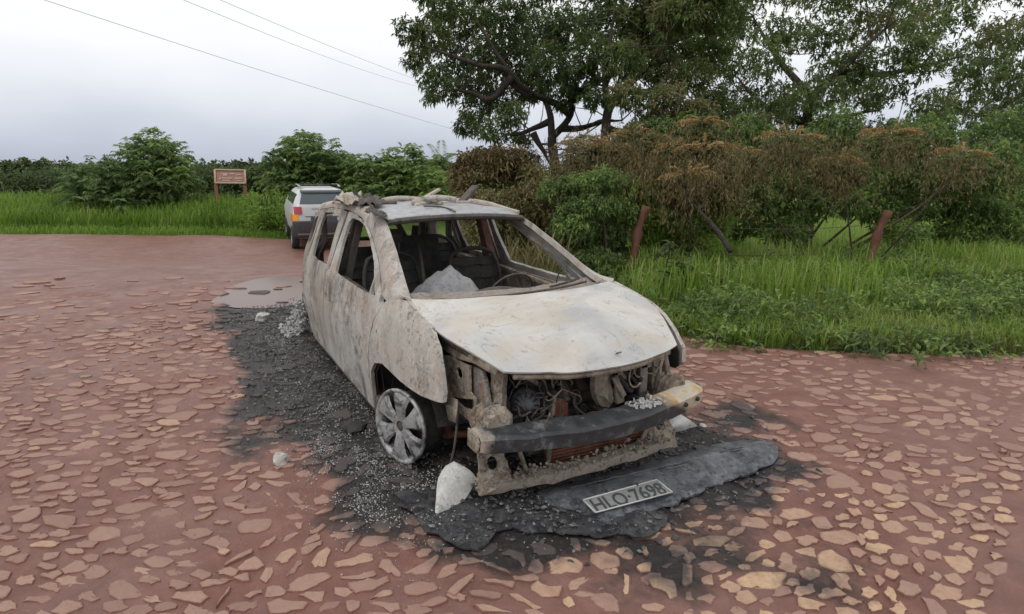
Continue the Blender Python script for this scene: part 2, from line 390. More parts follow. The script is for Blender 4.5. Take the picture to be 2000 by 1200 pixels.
# ------------------------------------------------------------------ paving stones set in the mud
STONES = """0.292,-1.674 0.250,-1.623 0.287,-1.502 0.336,-1.513 0.377,-1.536 0.374,-1.596 0.345,-1.656
0.174,-1.630 0.152,-1.594 0.186,-1.506 0.224,-1.521 0.206,-1.600
0.042,-1.512 0.058,-1.462 0.163,-1.427 0.220,-1.446 0.196,-1.470 0.120,-1.478
0.048,-1.421 0.049,-1.388 0.111,-1.346 0.161,-1.356 0.226,-1.345 0.236,-1.382 0.173,-1.390
0.085,-1.243 0.050,-1.190 0.048,-1.075 0.091,-1.047 0.127,-1.103 0.156,-1.166 0.168,-1.204 0.129,-1.242
0.262,-1.179 0.210,-1.125 0.170,-1.072 0.203,-1.064 0.239,-1.092 0.251,-1.143
-0.070,-1.212 -0.124,-1.149 -0.108,-1.134 -0.042,-1.168 -0.021,-1.209
-0.039,-1.143 -0.095,-1.104 -0.066,-1.059 -0.015,-1.073 0.006,-1.115
0.046,-1.045 -0.018,-0.990 -0.082,-0.925 -0.054,-0.918 0.034,-0.982 0.071,-1.023
0.543,-1.121 0.499,-1.076 0.509,-1.014 0.536,-0.980 0.583,-1.019 0.610,-1.060 0.608,-1.091
0.648,-1.204 0.607,-1.165 0.625,-1.090 0.653,-1.053 0.686,-1.073 0.689,-1.147 0.670,-1.201
0.674,-1.281 0.616,-1.228 0.570,-1.173 0.588,-1.159 0.640,-1.222 0.684,-1.269
0.229,-1.310 0.186,-1.255 0.209,-1.220 0.271,-1.231 0.273,-1.300
0.341,-1.330 0.324,-1.286 0.307,-1.211 0.327,-1.222 0.358,-1.306
0.401,-1.278 0.388,-1.199 0.381,-1.145 0.432,-1.156 0.422,-1.245
0.724,-1.333 0.721,-1.233 0.709,-1.194 0.739,-1.160 0.782,-1.173 0.770,-1.252 0.764,-1.318
0.813,-1.168 0.791,-1.144 0.801,-1.112 0.861,-1.103 0.905,-1.099 0.917,-1.111 0.874,-1.136 0.838,-1.165
0.685,-1.408 0.637,-1.384 0.596,-1.329 0.637,-1.307 0.685,-1.344 0.731,-1.368 0.729,-1.392
0.609,-1.542 0.576,-1.518 0.551,-1.452 0.596,-1.452 0.634,-1.489 0.644,-1.528
0.578,-1.437 0.555,-1.407 0.558,-1.332 0.584,-1.344 0.621,-1.409 0.616,-1.441
0.560,-1.734 0.518,-1.689 0.481,-1.615 0.508,-1.612 0.546,-1.681
0.606,-1.694 0.562,-1.656 0.548,-1.601 0.609,-1.585 0.641,-1.618
0.794,-1.524 0.750,-1.467 0.743,-1.433 0.762,-1.351 0.804,-1.350 0.821,-1.407 0.855,-1.481 0.822,-1.526
0.871,-1.307 0.871,-1.231 0.907,-1.181 0.894,-1.143 0.929,-1.152 0.936,-1.223 0.943,-1.289 0.915,-1.314
0.809,-1.329 0.840,-1.250 0.837,-1.187 0.858,-1.182 0.866,-1.251 0.833,-1.324
0.486,-1.593 0.458,-1.550 0.435,-1.507 0.458,-1.505 0.496,-1.561
0.490,-1.504 0.457,-1.470 0.441,-1.420 0.459,-1.418 0.487,-1.463
0.722,-1.519 0.682,-1.475 0.643,-1.446 0.684,-1.451 0.714,-1.486 0.728,-1.515
0.701,-1.612 0.630,-1.579 0.659,-1.547 0.720,-1.571 0.738,-1.599
0.646,-1.716 0.644,-1.649 0.700,-1.653
0.804,-1.783 0.753,-1.758 0.703,-1.723 0.728,-1.723 0.776,-1.760
0.789,-1.680 0.766,-1.658 0.768,-1.608 0.791,-1.612 0.791,-1.656
0.850,-1.615 0.853,-1.556 0.907,-1.456 0.935,-1.482 0.938,-1.541 0.906,-1.603
0.955,-1.436 0.938,-1.397 0.955,-1.350 0.987,-1.384 0.980,-1.432
1.000,-1.356 0.957,-1.320 0.985,-1.286 1.022,-1.307 1.028,-1.344
0.988,-1.260 0.968,-1.206 0.975,-1.154 0.998,-1.167 1.001,-1.233
0.401,-1.757 0.434,-1.730 0.473,-1.690 0.490,-1.729 0.449,-1.752
-0.078,-1.489 -0.035,-1.428 0.006,-1.354 0.041,-1.373 0.020,-1.437
-0.043,-1.653 -0.097,-1.613 -0.125,-1.577 -0.053,-1.581 -0.017,-1.627
-0.020,-1.588 -0.077,-1.536 -0.035,-1.508 0.009,-1.540
0.297,-1.188 0.307,-1.138 0.351,-1.156 0.332,-1.184
0.362,-1.418 0.389,-1.383 0.428,-1.400 0.412,-1.421
0.489,-1.388 0.463,-1.347 0.428,-1.297 0.452,-1.296 0.499,-1.343
0.669,-1.040 0.650,-1.011 0.675,-0.943 0.703,-0.967
0.724,-1.128 0.760,-1.092 0.769,-1.050 0.797,-1.087 0.774,-1.127
-0.205,-1.565 -0.235,-1.524 -0.240,-1.481 -0.205,-1.493 -0.184,-1.537
0.843,-0.752 0.851,-0.705 0.893,-0.657 0.933,-0.704 0.932,-0.763 0.895,-0.786
0.947,-0.673 0.948,-0.627 0.986,-0.588 1.044,-0.601 1.066,-0.636 1.017,-0.632 0.970,-0.665
0.954,-0.538 0.953,-0.497 1.011,-0.444 1.049,-0.464 1.018,-0.546
0.977,-0.365 0.992,-0.301 1.076,-0.361 1.053,-0.381
1.078,-0.528 1.064,-0.488 1.098,-0.413 1.158,-0.407 1.190,-0.444 1.165,-0.512 1.137,-0.561
1.102,-0.636 1.040,-0.582 1.048,-0.552 1.096,-0.557 1.129,-0.590 1.122,-0.619
0.962,-0.782 0.998,-0.731 1.074,-0.698 1.088,-0.706 1.031,-0.740
1.057,-0.814 1.100,-0.769 1.123,-0.706 1.165,-0.738 1.124,-0.767 1.077,-0.820
1.071,-0.982 1.027,-0.905 1.012,-0.835 1.035,-0.835 1.073,-0.904 1.110,-0.966
0.979,-0.984 0.926,-0.915 0.934,-0.870 0.983,-0.897 0.999,-0.954
0.901,-1.090 0.878,-1.021 0.853,-0.923 0.868,-0.918 0.935,-0.989 0.926,-1.062
1.101,-0.902 1.127,-0.846 1.164,-0.789 1.185,-0.815 1.131,-0.909
1.177,-0.772 1.187,-0.739 1.300,-0.699 1.302,-0.723 1.239,-0.754
1.169,-0.669 1.164,-0.629 1.218,-0.598 1.241,-0.560 1.277,-0.589 1.257,-0.656 1.205,-0.687
1.223,-0.527 1.208,-0.457 1.226,-0.392 1.249,-0.444 1.270,-0.534 1.258,-0.547
1.100,-0.337 1.130,-0.272 1.183,-0.240 1.238,-0.285 1.207,-0.368 1.153,-0.363
1.123,-0.229 1.133,-0.161 1.183,-0.155 1.222,-0.198 1.194,-0.231
1.255,-0.222 1.251,-0.148 1.268,-0.139 1.305,-0.192 1.292,-0.221
1.315,-0.035 1.329,0.009 1.440,-0.102 1.429,-0.137
1.263,-0.297 1.290,-0.278 1.375,-0.363 1.372,-0.382 1.305,-0.322
1.336,-0.228 1.342,-0.165 1.398,-0.144 1.465,-0.191 1.458,-0.229 1.406,-0.224 1.373,-0.248
1.296,-0.500 1.335,-0.416 1.395,-0.413 1.438,-0.441 1.410,-0.491 1.353,-0.505
1.006,-0.301 1.035,-0.237 1.072,-0.203 1.101,-0.245 1.057,-0.282
1.070,-0.098 1.085,0.000 1.117,0.054 1.134,-0.004 1.106,-0.099
1.163,-0.109 1.162,-0.083 1.214,-0.115 1.214,-0.144
0.974,-1.120 0.960,-1.052 0.994,-0.990 1.035,-1.000 1.039,-1.075 1.025,-1.128
1.098,-1.106 1.083,-1.049 1.090,-0.987 1.115,-0.990 1.126,-1.067
1.178,-0.932 1.201,-0.869 1.274,-0.789 1.231,-0.899
0.799,-0.998 0.786,-0.953 0.806,-0.924 0.846,-0.952 0.844,-0.999
0.819,-0.880 0.841,-0.832 0.872,-0.866 0.860,-0.894
1.296,-0.132 1.292,-0.071 1.305,-0.044 1.312,-0.109
1.295,-0.609 1.285,-0.561 1.333,-0.571 1.337,-0.606
1.414,-0.033 1.414,0.034 1.465,-0.021 1.442,-0.048
1.107,0.115 1.165,0.175 1.183,0.167 1.141,0.124
1.439,-0.350 1.449,-0.307 1.476,-0.281 1.498,-0.310 1.474,-0.363
1.454,-0.144 1.459,-0.121 1.495,-0.149 1.494,-0.174"""
def stone_geo(poly, h, dome):
    p = np.array(poly); c = p.mean(0)
    if (np.sum(p[:, 0]*np.roll(p[:, 1], -1)-np.roll(p[:, 0], -1)*p[:, 1])) < 0: p = p[::-1]
    # cut the corners so that the outline is worn, not sharp
    q = []
    for i in range(len(p)):
        a, b, d = p[i-1], p[i], p[(i+1) % len(p)]
        q += [b+(a-b)*.15, b+(d-b)*.15]
    p = np.array(q); p = p+rng.normal(0, .0048, p.shape); n = len(p)
    zb = ground_h(p[:, 0], p[:, 1]); base = float(ground_h(c[0], c[1]))
    tilt = rng.normal(0, .02, 2)
    r0 = np.column_stack([c+(p-c)*1.03, zb-.018])
    r1 = np.column_stack([c+(p-c)*.965, zb+h*.75+(p-c)@tilt+rng.normal(0, .001, n)])
    r2 = np.column_stack([c+(p-c)*.80, np.full(n, base+h)+.8*(p-c)@tilt+rng.normal(0, .0013, n)])
    V = np.vstack([r0, r1, r2, [[c[0], c[1], base+h+dome]]])
    F = []
    for i in range(n):
        j = (i+1) % n
        F += [(i, j, n+j, n+i), (n+i, n+j, 2*n+j, 2*n+i), (2*n+i, 2*n+j, 3*n)]
    return V, F
polys = [(np.array([tuple(map(float, q.split(','))) for q in l.split()]), True) for l in STONES.strip().split('\n')]
def flow(x, y):
    # direction in which the long sides of the stones run, drifting across the road
    return math.radians(62)+.55*mnoise.noise(Vector((x*.45, y*.45, 2.)))+(.55 if y > -.6 and x > .6 else 0)
occ = [(p.mean(0), np.linalg.norm(p-p.mean(0), axis=1).max()) for p, _ in polys]
OC = np.array([c for c, _ in occ]); OR = np.array([r for _, r in occ])
cands = []
for _ in range(26000):
    d = 1.75+14.0*random.random()**2.3
    lat = random.uniform(-.95, 1.0)*d
    x = CAM_O[0]+FH[0]*d+FH[1]*lat; y = CAM_O[1]+FH[1]*d-FH[0]*lat
    cands.append((d, x, y))
cands.sort()
cell = {}
def key(x, y): return (int(math.floor(x/.35)), int(math.floor(y/.35)))
for c, r in zip(OC, OR): cell.setdefault(key(*c), []).append((c[0], c[1], r*.80, r*.5, flow(*c)))
new = []
for d, x, y in cands:
    if x > 2.7 or not inpoly(np.array([x]), np.array([y]), ROAD)[0]: continue
    L = (.046+.082*random.random()**1.3)*(1 if d < 6 else 1.5); W = L*random.uniform(.34, .74); th = flow(x, y)+random.gauss(0, .28)
    kx, ky = key(x, y); ok = True
    for i in (-1, 0, 1):
        for j in (-1, 0, 1):
            for (cx, cy, rl, rw, ct) in cell.get((kx+i, ky+j), ()):
                dx, dy = x-cx, y-cy
                u = (dx*math.cos(ct)+dy*math.sin(ct))/(rl+L*.76+.004); v = (-dx*math.sin(ct)+dy*math.cos(ct))/(rw+W*.80+.006)
                if u*u+v*v < 1: ok = False; break
            if not ok: break
        if not ok: break
    if not ok: continue
    cell.setdefault((kx, ky), []).append((x, y, L, W, th))
    n = random.randint(5, 8); pts = []
    for i in range(n):
        a = 2*math.pi*(i+random.uniform(-.3, .3))/n; rr = random.uniform(.70, 1.16)
        u, v = L*rr*math.cos(a), W*rr*math.sin(a)*(1.15 if abs(math.cos(a)) < .8 else 1)
        pts.append((x+u*math.cos(th)-v*math.sin(th), y+u*math.sin(th)+v*math.cos(th)))
    new.append((d, np.array(pts)))
def screen_d(p): return (p[0]-CAM_O[0])*FH[0]+(p[1]-CAM_O[1])*FH[1]
bd = [b for b in burn_at(np.array([p.mean(0)[0] for _, p in new]), np.array([p.mean(0)[1] for _, p in new]))]
new = [(d, p, b) for (d, p), b in zip(new, bd)]
new = [q for q in new if q[0] < 6.0+2.6*random.random()**1.5]      # farther off the mud covers the stones
new = [q for q in new if not (q[2] > .93 and random.random() < .55)]      # many stones lie buried under the ash
new.sort(key=lambda q: q[0])
allst = [(p, True) for p, _ in polys]+[(p, False) for _, p, _ in new]
rest = MB(); rest_b = []; rest_t = []; rest_r = []
for i, (p, traced) in enumerate(allst):
    c = p.mean(0); sd = screen_d(c)
    V, F = stone_geo(p, random.uniform(.004, .010) if traced else random.uniform(.001, .008)*(1.0 if sd < 5 else 1.6), random.uniform(.0, .003))
    b = burn_at(V[:, 0], V[:, 1]); rightness = float(np.clip((c[1]+1.3)/1.4, 0, 1))*float(sstep(3.6, 2.4, sd))
    tone = float(np.clip(random.gauss(.26+.42*rightness, .20)+(.12 if traced else 0), 0, 1))
    tn = np.full(len(V), tone); k_ = (len(V)-1)//3; rm = np.r_[np.ones(k_), np.full(k_, .78), np.full(k_, .30), [0.]]
    if i < 290:
        put('stone', V, F, M_stone, road, smooth=False, attrs={'burn': b, 'tone': tn, 'rim': rm})
    else:
        rest.add(V, F); rest_b.append(b); rest_t.append(tn); rest_r.append(rm)
tag(rest.build('distant_stones', M_stone, road, smooth=False, attrs={'burn': np.concatenate(rest_b), 'tone': np.concatenate(rest_t), 'rim': np.concatenate(rest_r)}), kind='stuff')
# ------------------------------------------------------------------ puddle
t = NT('puddle_water'); M_water = t.done((.15, .09, .075), .30, 0, .5)
pp = [at_z(px, py, float(ground_h(*at_z(px, py, -.02)[:2])))[:2] for px, py in ((410, 590), (440, 566), (480, 548), (535, 538), (600, 540), (650, 556), (640, 590), (540, 602), (450, 602))]
P, T = fill2d(smooth_line(pp+[pp[0]], 26)[:-1], [], .12)
wz = ground_h(P[:, 0], P[:, 1])-.004
tag(put('puddle', np.column_stack([P, wz]), T, M_water), kind='structure')
# ------------------------------------------------------------------ blue hills beyond the valley
hv = []; 
for i in range(41):
    px = 700+i*1500/40
    z = -3.6+.8*math.sin(i*.5)+.6*math.sin(i*1.3+1)
    q = at_depth(px, 320, 520); hv.append(((q[0], q[1], -30), (q[0], q[1], z-4), tuple(at_depth(px, 320, 620)[:2])+(z-1.0,), tuple(at_depth(px, 320, 760)[:2])+(-30,)))
G = np.array(hv)
tag(MB().grid(G).build('hills', M_hill), kind='structure')
# ------------------------------------------------------------------ burnt car
def hood_mat():
    t = NT('burnt_bonnet_metal'); v = t.pos((1, .75, 1)); v1 = t.pos()
    n = t.noise(v, 2.1, 6, .55, .7)
    base = t.ramp(n, [(.28, (.33, .335, .345)), (.42, (.45, .445, .435)), (.52, (.55, .53, .50)), (.62, (.47, .465, .455)), (.75, (.385, .39, .40))])
    w = t.math('FRACT', t.math('MULTIPLY', n, 21.))
    line = t.ramp(w, [(.0, 0.), (.40, 0.), (.50, 1.), (.56, .25), (.8, 0.)])
    brk = t.ramp(t.noise(v1, 6, 4, .6), [(.42, 0.), (.62, 1.)])
    base = t.mix(t.math('MULTIPLY', t.math('MULTIPLY', line, brk), .85), base, (.20, .205, .21))
    base = t.mix(t.math('MULTIPLY', t.ramp(t.noise(v, 1.6, 6, .6), [(.50, 0.), (.64, 1.)]), .62), base, (.30, .31, .325))
    sp = t.ramp(t.noise(v1, 20, 12, .82), [(.585, 0.), (.61, 1.)])
    bb = t.ramp(t.noise(t.pos((1.2, .8, 1)), 2.7, 6, .6, .5), [(.46, 0.), (.58, 1.)])
    base = t.mix(t.math('MULTIPLY', bb, .55), base, (.45, .385, .31))
    base = t.mix(t.math('MULTIPLY', sp, .6), base, (.13, .12, .115))
    rs = t.ramp(t.noise(v1, 4.2, 6, .6), [(.64, 0.), (.74, 1.)])
    base = t.mix(t.math('MULTIPLY', rs, .35), base, (.42, .35, .28))
    t.bump(t.noise(v1, 45, 7, .75), .3, .003)
    return t.done(base, .62, 0, .35)
M_hood = hood_mat()
M_side = burnt('burnt_door_metal', (.46, .452, .43), (.33, .318, .295), (.055, .048, .042), (.30, .215, .14), .88, 2.6, (1, 1, .45), .68, .9)
M_rdoor = burnt('browned_door_metal', (.40, .38, .35), (.27, .245, .215), (.05, .042, .036), (.27, .185, .115), .95, 2.4, (1, 1, .4), .7, .8)
M_fend = burnt('burnt_wing_metal', (.45, .425, .39), (.345, .325, .30), (.07, .06, .052), (.38, .30, .22), .55, 4.5, (1, 1, .8), .7, .6)
M_rail = burnt('burnt_pillar_metal', (.42, .395, .365), (.33, .30, .27), (.07, .06, .052), (.34, .235, .17), .62, 4.5, (1, 1, 1), .72, .8)
M_rear = burnt('burnt_quarter_metal', (.30, .275, .25), (.22, .195, .172), (.05, .042, .036), (.25, .17, .115), .72, 3., (1, 1, .7), .75, .6)
M_roof = burnt('burnt_roof_metal', (.36, .365, .385), (.26, .265, .285), (.12, .12, .125), (.40, .385, .37), .4, 4., (1, .6, 1), .48, .2, .2)
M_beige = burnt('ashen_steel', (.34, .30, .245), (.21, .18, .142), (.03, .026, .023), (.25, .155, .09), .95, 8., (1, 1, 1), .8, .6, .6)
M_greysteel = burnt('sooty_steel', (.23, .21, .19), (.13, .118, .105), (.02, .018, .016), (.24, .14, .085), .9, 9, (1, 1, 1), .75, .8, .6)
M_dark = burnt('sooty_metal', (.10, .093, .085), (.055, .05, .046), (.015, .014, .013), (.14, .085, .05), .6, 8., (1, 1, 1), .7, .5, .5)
M_black = burnt('charred_black', (.045, .043, .042), (.022, .021, .021), (.008, .008, .008), (.06, .045, .035), .5, 8, (1, 1, 1), .75, .2, .5)
M_rusty = burnt('rusty_radiator', (.20, .080, .055), (.14, .055, .038), (.03, .02, .016), (.27, .14, .095), .7, 9, (1, 1, 1), .8, .4, .5)
M_pillar_red = burnt('rusted_pillar', (.17, .085, .075), (.10, .052, .046), (.03, .022, .02), (.24, .13, .10), .5, 7, (1, 1, .4), .75, .5, .5)
def alloy_mat():
    t = NT('scorched_alloy'); v = t.pos()
    base = t.ramp(t.noise(v, 9, 6, .6), [(.35, (.24, .24, .245)), (.6, (.42, .42, .425))])
    base = t.mix(t.ramp(t.noise(v, 11, 9, .68, .7), [(.47, 0.), (.60, .95)]), base, (.030, .029, .029))
    base = t.mix(t.ramp(t.noise(v, 40, 6, .7), [(.55, 0.), (.66, .6)]), base, (.07, .068, .066))
    t.bump(t.noise(v, 70, 6, .7), .35, .004); return t.done(base, .45, .25, .4)
M_alloy = alloy_mat()
M_ash = grain('pale_ash', (.20, .195, .19), (.46, .45, .44), 26, .95, .9, c=(.33, .32, .315), dist=.012)
M_greyash = grain('grey_ash', (.10, .10, .105), (.30, .30, .31), 18, .95, .9, c=(.18, .18, .19), dist=.015)
def beam_mat():
    t = NT('bumper_beam_metal'); v = t.pos()
    g = t.n('ShaderNodeNewGeometry'); sx = t.n('ShaderNodeSeparateXYZ'); t.l(g.outputs['Position'], sx.inputs[0])
    dark = t.ramp(t.noise(v, 9, 8, .7), [(.35, (.022, .023, .026)), (.55, (.04, .042, .046)), (.68, (.15, .155, .165))])
    tan = t.ramp(t.noise(v, 7, 7, .65), [(.35, (.36, .31, .22)), (.5, (.46, .42, .34)), (.6, (.46, .27, .08)), (.68, (.40, .36, .30))])
    m = t.math('ADD', sx.outputs['Y'], t.math('MULTIPLY', t.math('SUBTRACT', t.noise(v, 8, 5, .6), .5), .25))
    z = t.math('MULTIPLY', t.math('SUBTRACT', sx.outputs['Z'], .42), 2.4)
    m = t.ramp(t.math('ADD', m, z), [(.36, 0.), (.46, 1.)])
    base = t.mix(m, dark, tan)
    m2 = t.math('ADD', sx.outputs['Y'], t.math('MULTIPLY', t.math('SUBTRACT', t.noise(v, 12, 5, .6), .5), .15))
    m2 = t.ramp(t.math('ADD', t.math('MULTIPLY', m2, -1.), 0.), [(.605, 0.), (.645, 1.)])
    base = t.mix(m2, base, (.36, .31, .26))
    t.bump(t.noise(v, 50, 6, .7), .5, .004); return t.done(base, .5, 0, .4)
M_beam = beam_mat()
CAR = thing('burnt_car', 'burnt-out pale grey car shell resting on its wheel rims on the red road', 'car', (-1.25, 0, 0))
def hw(x, z):
    x = np.asarray(x, float); z = np.asarray(z, float)
    up = .745-.37*(z-.775); lo = np.where(z > .25, .775-.03*((z-.5)/.275)**2, .750-.10*(.25-z))
    y = np.where(z >= .775, up, lo)
    y = y-np.where(x > -.3, .07*((x+.3)/.8)**2, 0)
    y = y-np.where(z > .775, .14*(z-.775)*np.clip((x+1.7)/.8, 0, 1), 0)
    xr = np.clip(-(x+2.45), 0, 2)
    return y-.16*(xr/.7)**2
def wob(V, amp, sc=5.):
    return V+np.stack([vnoise(V+k*7.1, sc, 3) for k in range(3)], 1)*amp
def side_panel(name, outline, holes, mat, sgn, step=.045, solid=.022, inset=0, label=None, amp=.004, par=None):
    P, T = fill2d(outline, holes, step)
    V = np.column_stack([P[:, 0], (hw(P[:, 0], P[:, 1])-inset)*sgn, P[:, 1]])
    V = wob(V, amp)
    if sgn > 0: T = T[:, ::-1]
    o = put(name, V, T, mat, par or CAR, solid=solid)
    if label: o['label'] = label
    return o
GAP = .004
front_edge = [(-.36, .800), (-.47, .68), (-.55, .50), (-.60, .30), (-.60, .07)]
ARCH_F = [(-.595, .10), (-.585, .23), (-.545, .345), (-.44, .430), (-.28, .470), (-.10, .466), (.08, .455), (.24, .462), (.40, .487)]
ARCH_R = [(-2.42, .07), (-2.50, .17), (-2.62, .25), (-2.80, .31), (-3.0, .335), (-3.12, .34)]
bgap = [(-1.735, .775), (-1.745, .62), (-1.80, .40), (-1.82, .07)]
rgap = [(-2.50, .745), (-2.60, .62), (-2.70, .45), (-2.72, .30)]
def shift(L, dx): return [(x+dx, z) for x, z in L]
SIDES = {}
for sgn in (-1, 1):
    R_ = sgn < 0
    # front wing: from the door gap to the headlamp cut-out
    wing = [(-.355, .812)]+shift(front_edge[1:], GAP)[0:4]+ARCH_F+([(.45, .50), (.455, .55), (.42, .655), (.365, .745), (.285, .797), (.235, .806)] if R_ else [(.49, .50), (.52, .525), (.515, .61), (.44, .69), (.345, .755), (.24, .803)])+[(.20, .812), (.08, .835), (-.10, .868), (-.20, .866), (-.30, .842)]
    hole = [[(-.395+.013*math.cos(a), .632+.016*math.sin(a)) for a in np.linspace(0, 2*math.pi, 9)[:-1]]]
    side_panel('front_wing', wing, hole if R_ else [], M_fend, sgn, .04)
    fx_ = np.linspace(-.30, .245, 14); fz_ = np.interp(fx_, [-.30, -.10, .08, .235, .245], [.842, .868, .835, .806, .803]); MB().grid([[(a, sgn*(float(hw(a, b))-q), b-.25*q+.002) for q in (0, .02, .06)] for a, b in zip(fx_, fz_)]).build('wing_flange', M_fend, CAR, solid=.006)
    side_panel('wing_dark_backing', [(x if x < .2 else x-.012, z-.02) for x, z in wing], [], M_black, sgn, .06, .006, .024)  # black sheet added inside the wing to darken the headlamp cavity
    # front door with its window frame
    door = shift(front_edge, -GAP)[::-1]+[(-.43, .80), (-.62, .925), (-.82, 1.008), (-1.06, 1.108), (-1.29, 1.18), (-1.54, 1.222), (-1.655, 1.226), (-1.66, 1.03), (-1.665, .80)]+shift(bgap, GAP)
    win = [(-1.52, 1.186), (-1.38, 1.178), (-1.25, 1.152), (-1.06, 1.083), (-.91, 1.012), (-.78, .945), (-.69, .89), (-.66, .80), (-.91, .793), (-1.41, .793), (-1.50, .80), (-1.52, .865), (-1.57, 1.02), (-1.58, 1.15)]
    tri = [(-.655, .872), (-.55, .81), (-.625, .80)]
    hnd = [[(-1.66+.022*math.cos(a), .60+.014*math.sin(a)) for a in np.linspace(0, 2*math.pi, 9)[:-1]],
           [(-1.56+.012*math.cos(a), .575+.012*math.sin(a)) for a in np.linspace(0, 2*math.pi, 9)[:-1]]]
    side_panel('front_door', door, [win, tri]+(hnd if R_ else []), M_side, sgn, .045)
    # rear door
    rdoor = shift(bgap, -GAP)[::-1]+[(-1.68, .80), (-1.70, 1.03), (-1.70, 1.222), (-1.95, 1.225), (-2.2, 1.213), (-2.42, 1.19), (-2.45, 1.10), (-2.44, .90), (-2.45, .80)]+shift(rgap, GAP)+[(-2.60, .25), (-2.50, .17), (-2.42, .07)]
    rwin = [(-2.34, 1.165), (-2.12, 1.182), (-1.89, 1.186), (-1.84, 1.15), (-1.82, .99), (-1.79, .807), (-2.19, .80), (-2.30, .81), (-2.335, .90), (-2.36, 1.03)]
    hr = [[(-2.58+.02*math.cos(a), .615+.013*math.sin(a)) for a in np.linspace(0, 2*math.pi, 9)[:-1]]]
    side_panel('rear_door', rdoor, [rwin]+(hr if R_ else []), M_rdoor, sgn, .05)
    # rear quarter panel
    q = shift(rgap, -GAP)[::-1]+[(-2.465, .80), (-2.465, 1.10), (-2.435, 1.19), (-2.65, 1.16), (-2.85, 1.10), (-2.98, .98), (-3.08, .80), (-3.16, .60), (-3.18, .36), (-3.12, .345), (-3.0, .34), (-2.80, .315), (-2.725, .29)]
    qwin = [(-2.55, 1.125), (-2.72, 1.075), (-2.84, .97), (-2.88, .86), (-2.80, .85), (-2.62, .87), (-2.54, .90), (-2.52, 1.02)]
    side_panel('rear_quarter_panel', q, [qwin], M_rear, sgn, .045)
    # A-pillar and roof side rail as one pressing
    def Y(x, z): return float(hw(x, z))*sgn
    out2 = [(-.14, .862), (-.30, .835), (-.41, .812), (-.62, .937), (-.82, 1.02), (-1.06, 1.119), (-1.29, 1.192), (-1.54, 1.234), (-1.78, 1.238), (-2.1, 1.233), (-2.40, 1.203), (-2.65, 1.172), (-2.86, 1.11), (-3.0, .99), (-3.1, .80)]
    A = np.array([(x, Y(x, z)+.004*sgn, z) for x, z in out2])
    inn = np.array([(-.10, .672, .866), (-.15, .664, .872), (-.24, .640, .890), (-.40, .612, .967), (-.60, .578, 1.060), (-.80, .545, 1.152), (-1.02, .520, 1.222), (-1.256, .505, 1.262), (-1.5, .50, 1.285), (-1.9, .51, 1.288), (-2.3, .52, 1.262), (-2.62, .525, 1.226), (-2.84, .52, 1.17), (-2.98, .50, 1.05), (-3.12, .52, .82)])
    inn[:, 1] *= sgn
    A2, I2 = smooth_line(A, 60, 2), smooth_line(inn, 60, 2)
    rows = []
    for k, u in enumerate((0, .12, .3, .5, .7, .88, 1.)):
        bul = .018*math.sin(math.pi*u)
        L = A2*(1-u)+I2*u; L = L+np.array([0, sgn*bul*.8, bul]); rows.append(L)
    lipw = sstep(6, 16, np.arange(60))[:, None]; rows.insert(0, A2+np.array([0, -sgn*.030, -.004])*lipw+np.array([0, -sgn*.004, -.006])); rows.append(I2+np.array([-.01, -sgn*.008, -.028]))
    G = np.stack(rows, 0); V = wob(G.reshape(-1, 3), .004, 6.)
    MBx = MB().grid(V.reshape(G.shape))
    F = MBx.f if sgn < 0 else [f[::-1] for f in MBx.f]
    put('roof_rail', V, F, M_rail, CAR, solid=.012)
    # inner structure behind the door frames: sill, B-pillar, rear pillar, inner door skins
    MB().bar([(-.5, sgn*.69, .10), (-2.45, sgn*.69, .10)], .10, .12).build('sill', M_dark, CAR, bevel=.01)
    bp = MB()
    G = []
    for zz, w_, yy in ((.10, .26, .66), (.45, .24, .665), (.75, .17, .655), (.95, .115, .60), (1.15, .10, .545), (1.24, .12, .52)):
        xc = -1.64+.02*(zz-.8)
        G.append([(xc-w_/2, sgn*yy, zz), (xc-w_/2+.01, sgn*(yy-.05), zz), (xc, sgn*(yy-.062), zz), (xc+w_/2-.01, sgn*(yy-.05), zz), (xc+w_/2, sgn*yy, zz)])
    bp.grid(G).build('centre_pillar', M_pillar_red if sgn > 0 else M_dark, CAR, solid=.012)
    MB().grid([[(-2.40, sgn*.60, zz), (-2.46, sgn*.58, zz), (-2.53, sgn*.60, zz)] if zz > .9 else [(-2.36, sgn*.68, zz), (-2.46, sgn*.62, zz), (-2.60, sgn*.66, zz)] for zz in (.3, .6, .8, .92, 1.05, 1.18)]).build('rear_pillar', M_dark, CAR, solid=.015)
    for x0, x1 in ((-.62, -1.6), (-1.85, -2.35)):
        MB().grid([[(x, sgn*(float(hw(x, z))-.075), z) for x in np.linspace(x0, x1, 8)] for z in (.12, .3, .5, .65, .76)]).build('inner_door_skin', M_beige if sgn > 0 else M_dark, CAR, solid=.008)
    for rp, rw, rh in (([(-.55, sgn*.665, .72), (-1.1, sgn*.672, .735), (-1.58, sgn*.672, .74)], .05, .035), ([(-1.8, sgn*.67, .735), (-2.38, sgn*.665, .735)], .05, .035), ([(-.6, sgn*.64, .45), (-1.55, sgn*.64, .42)], .03, .05)):
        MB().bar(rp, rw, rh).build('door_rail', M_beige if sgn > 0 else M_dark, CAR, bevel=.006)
    # wheel well liners
    for x0, nm in ((-.12, 'wheel_well'), (-2.78, 'wheel_well')):
        ww = MB(); G = []
        for a in np.linspace(math.radians(25), math.radians(185), 14):
            rr = .40 if x0 > -1 else .36
            G.append([(x0+rr*math.cos(a), sgn*.66, .12+rr*math.sin(a)*.9), (x0+rr*math.cos(a), sgn*.42, .12+rr*math.sin(a)*.9)])
        ww.grid(G)
        ww.build(nm, M_black, CAR, solid=.006)
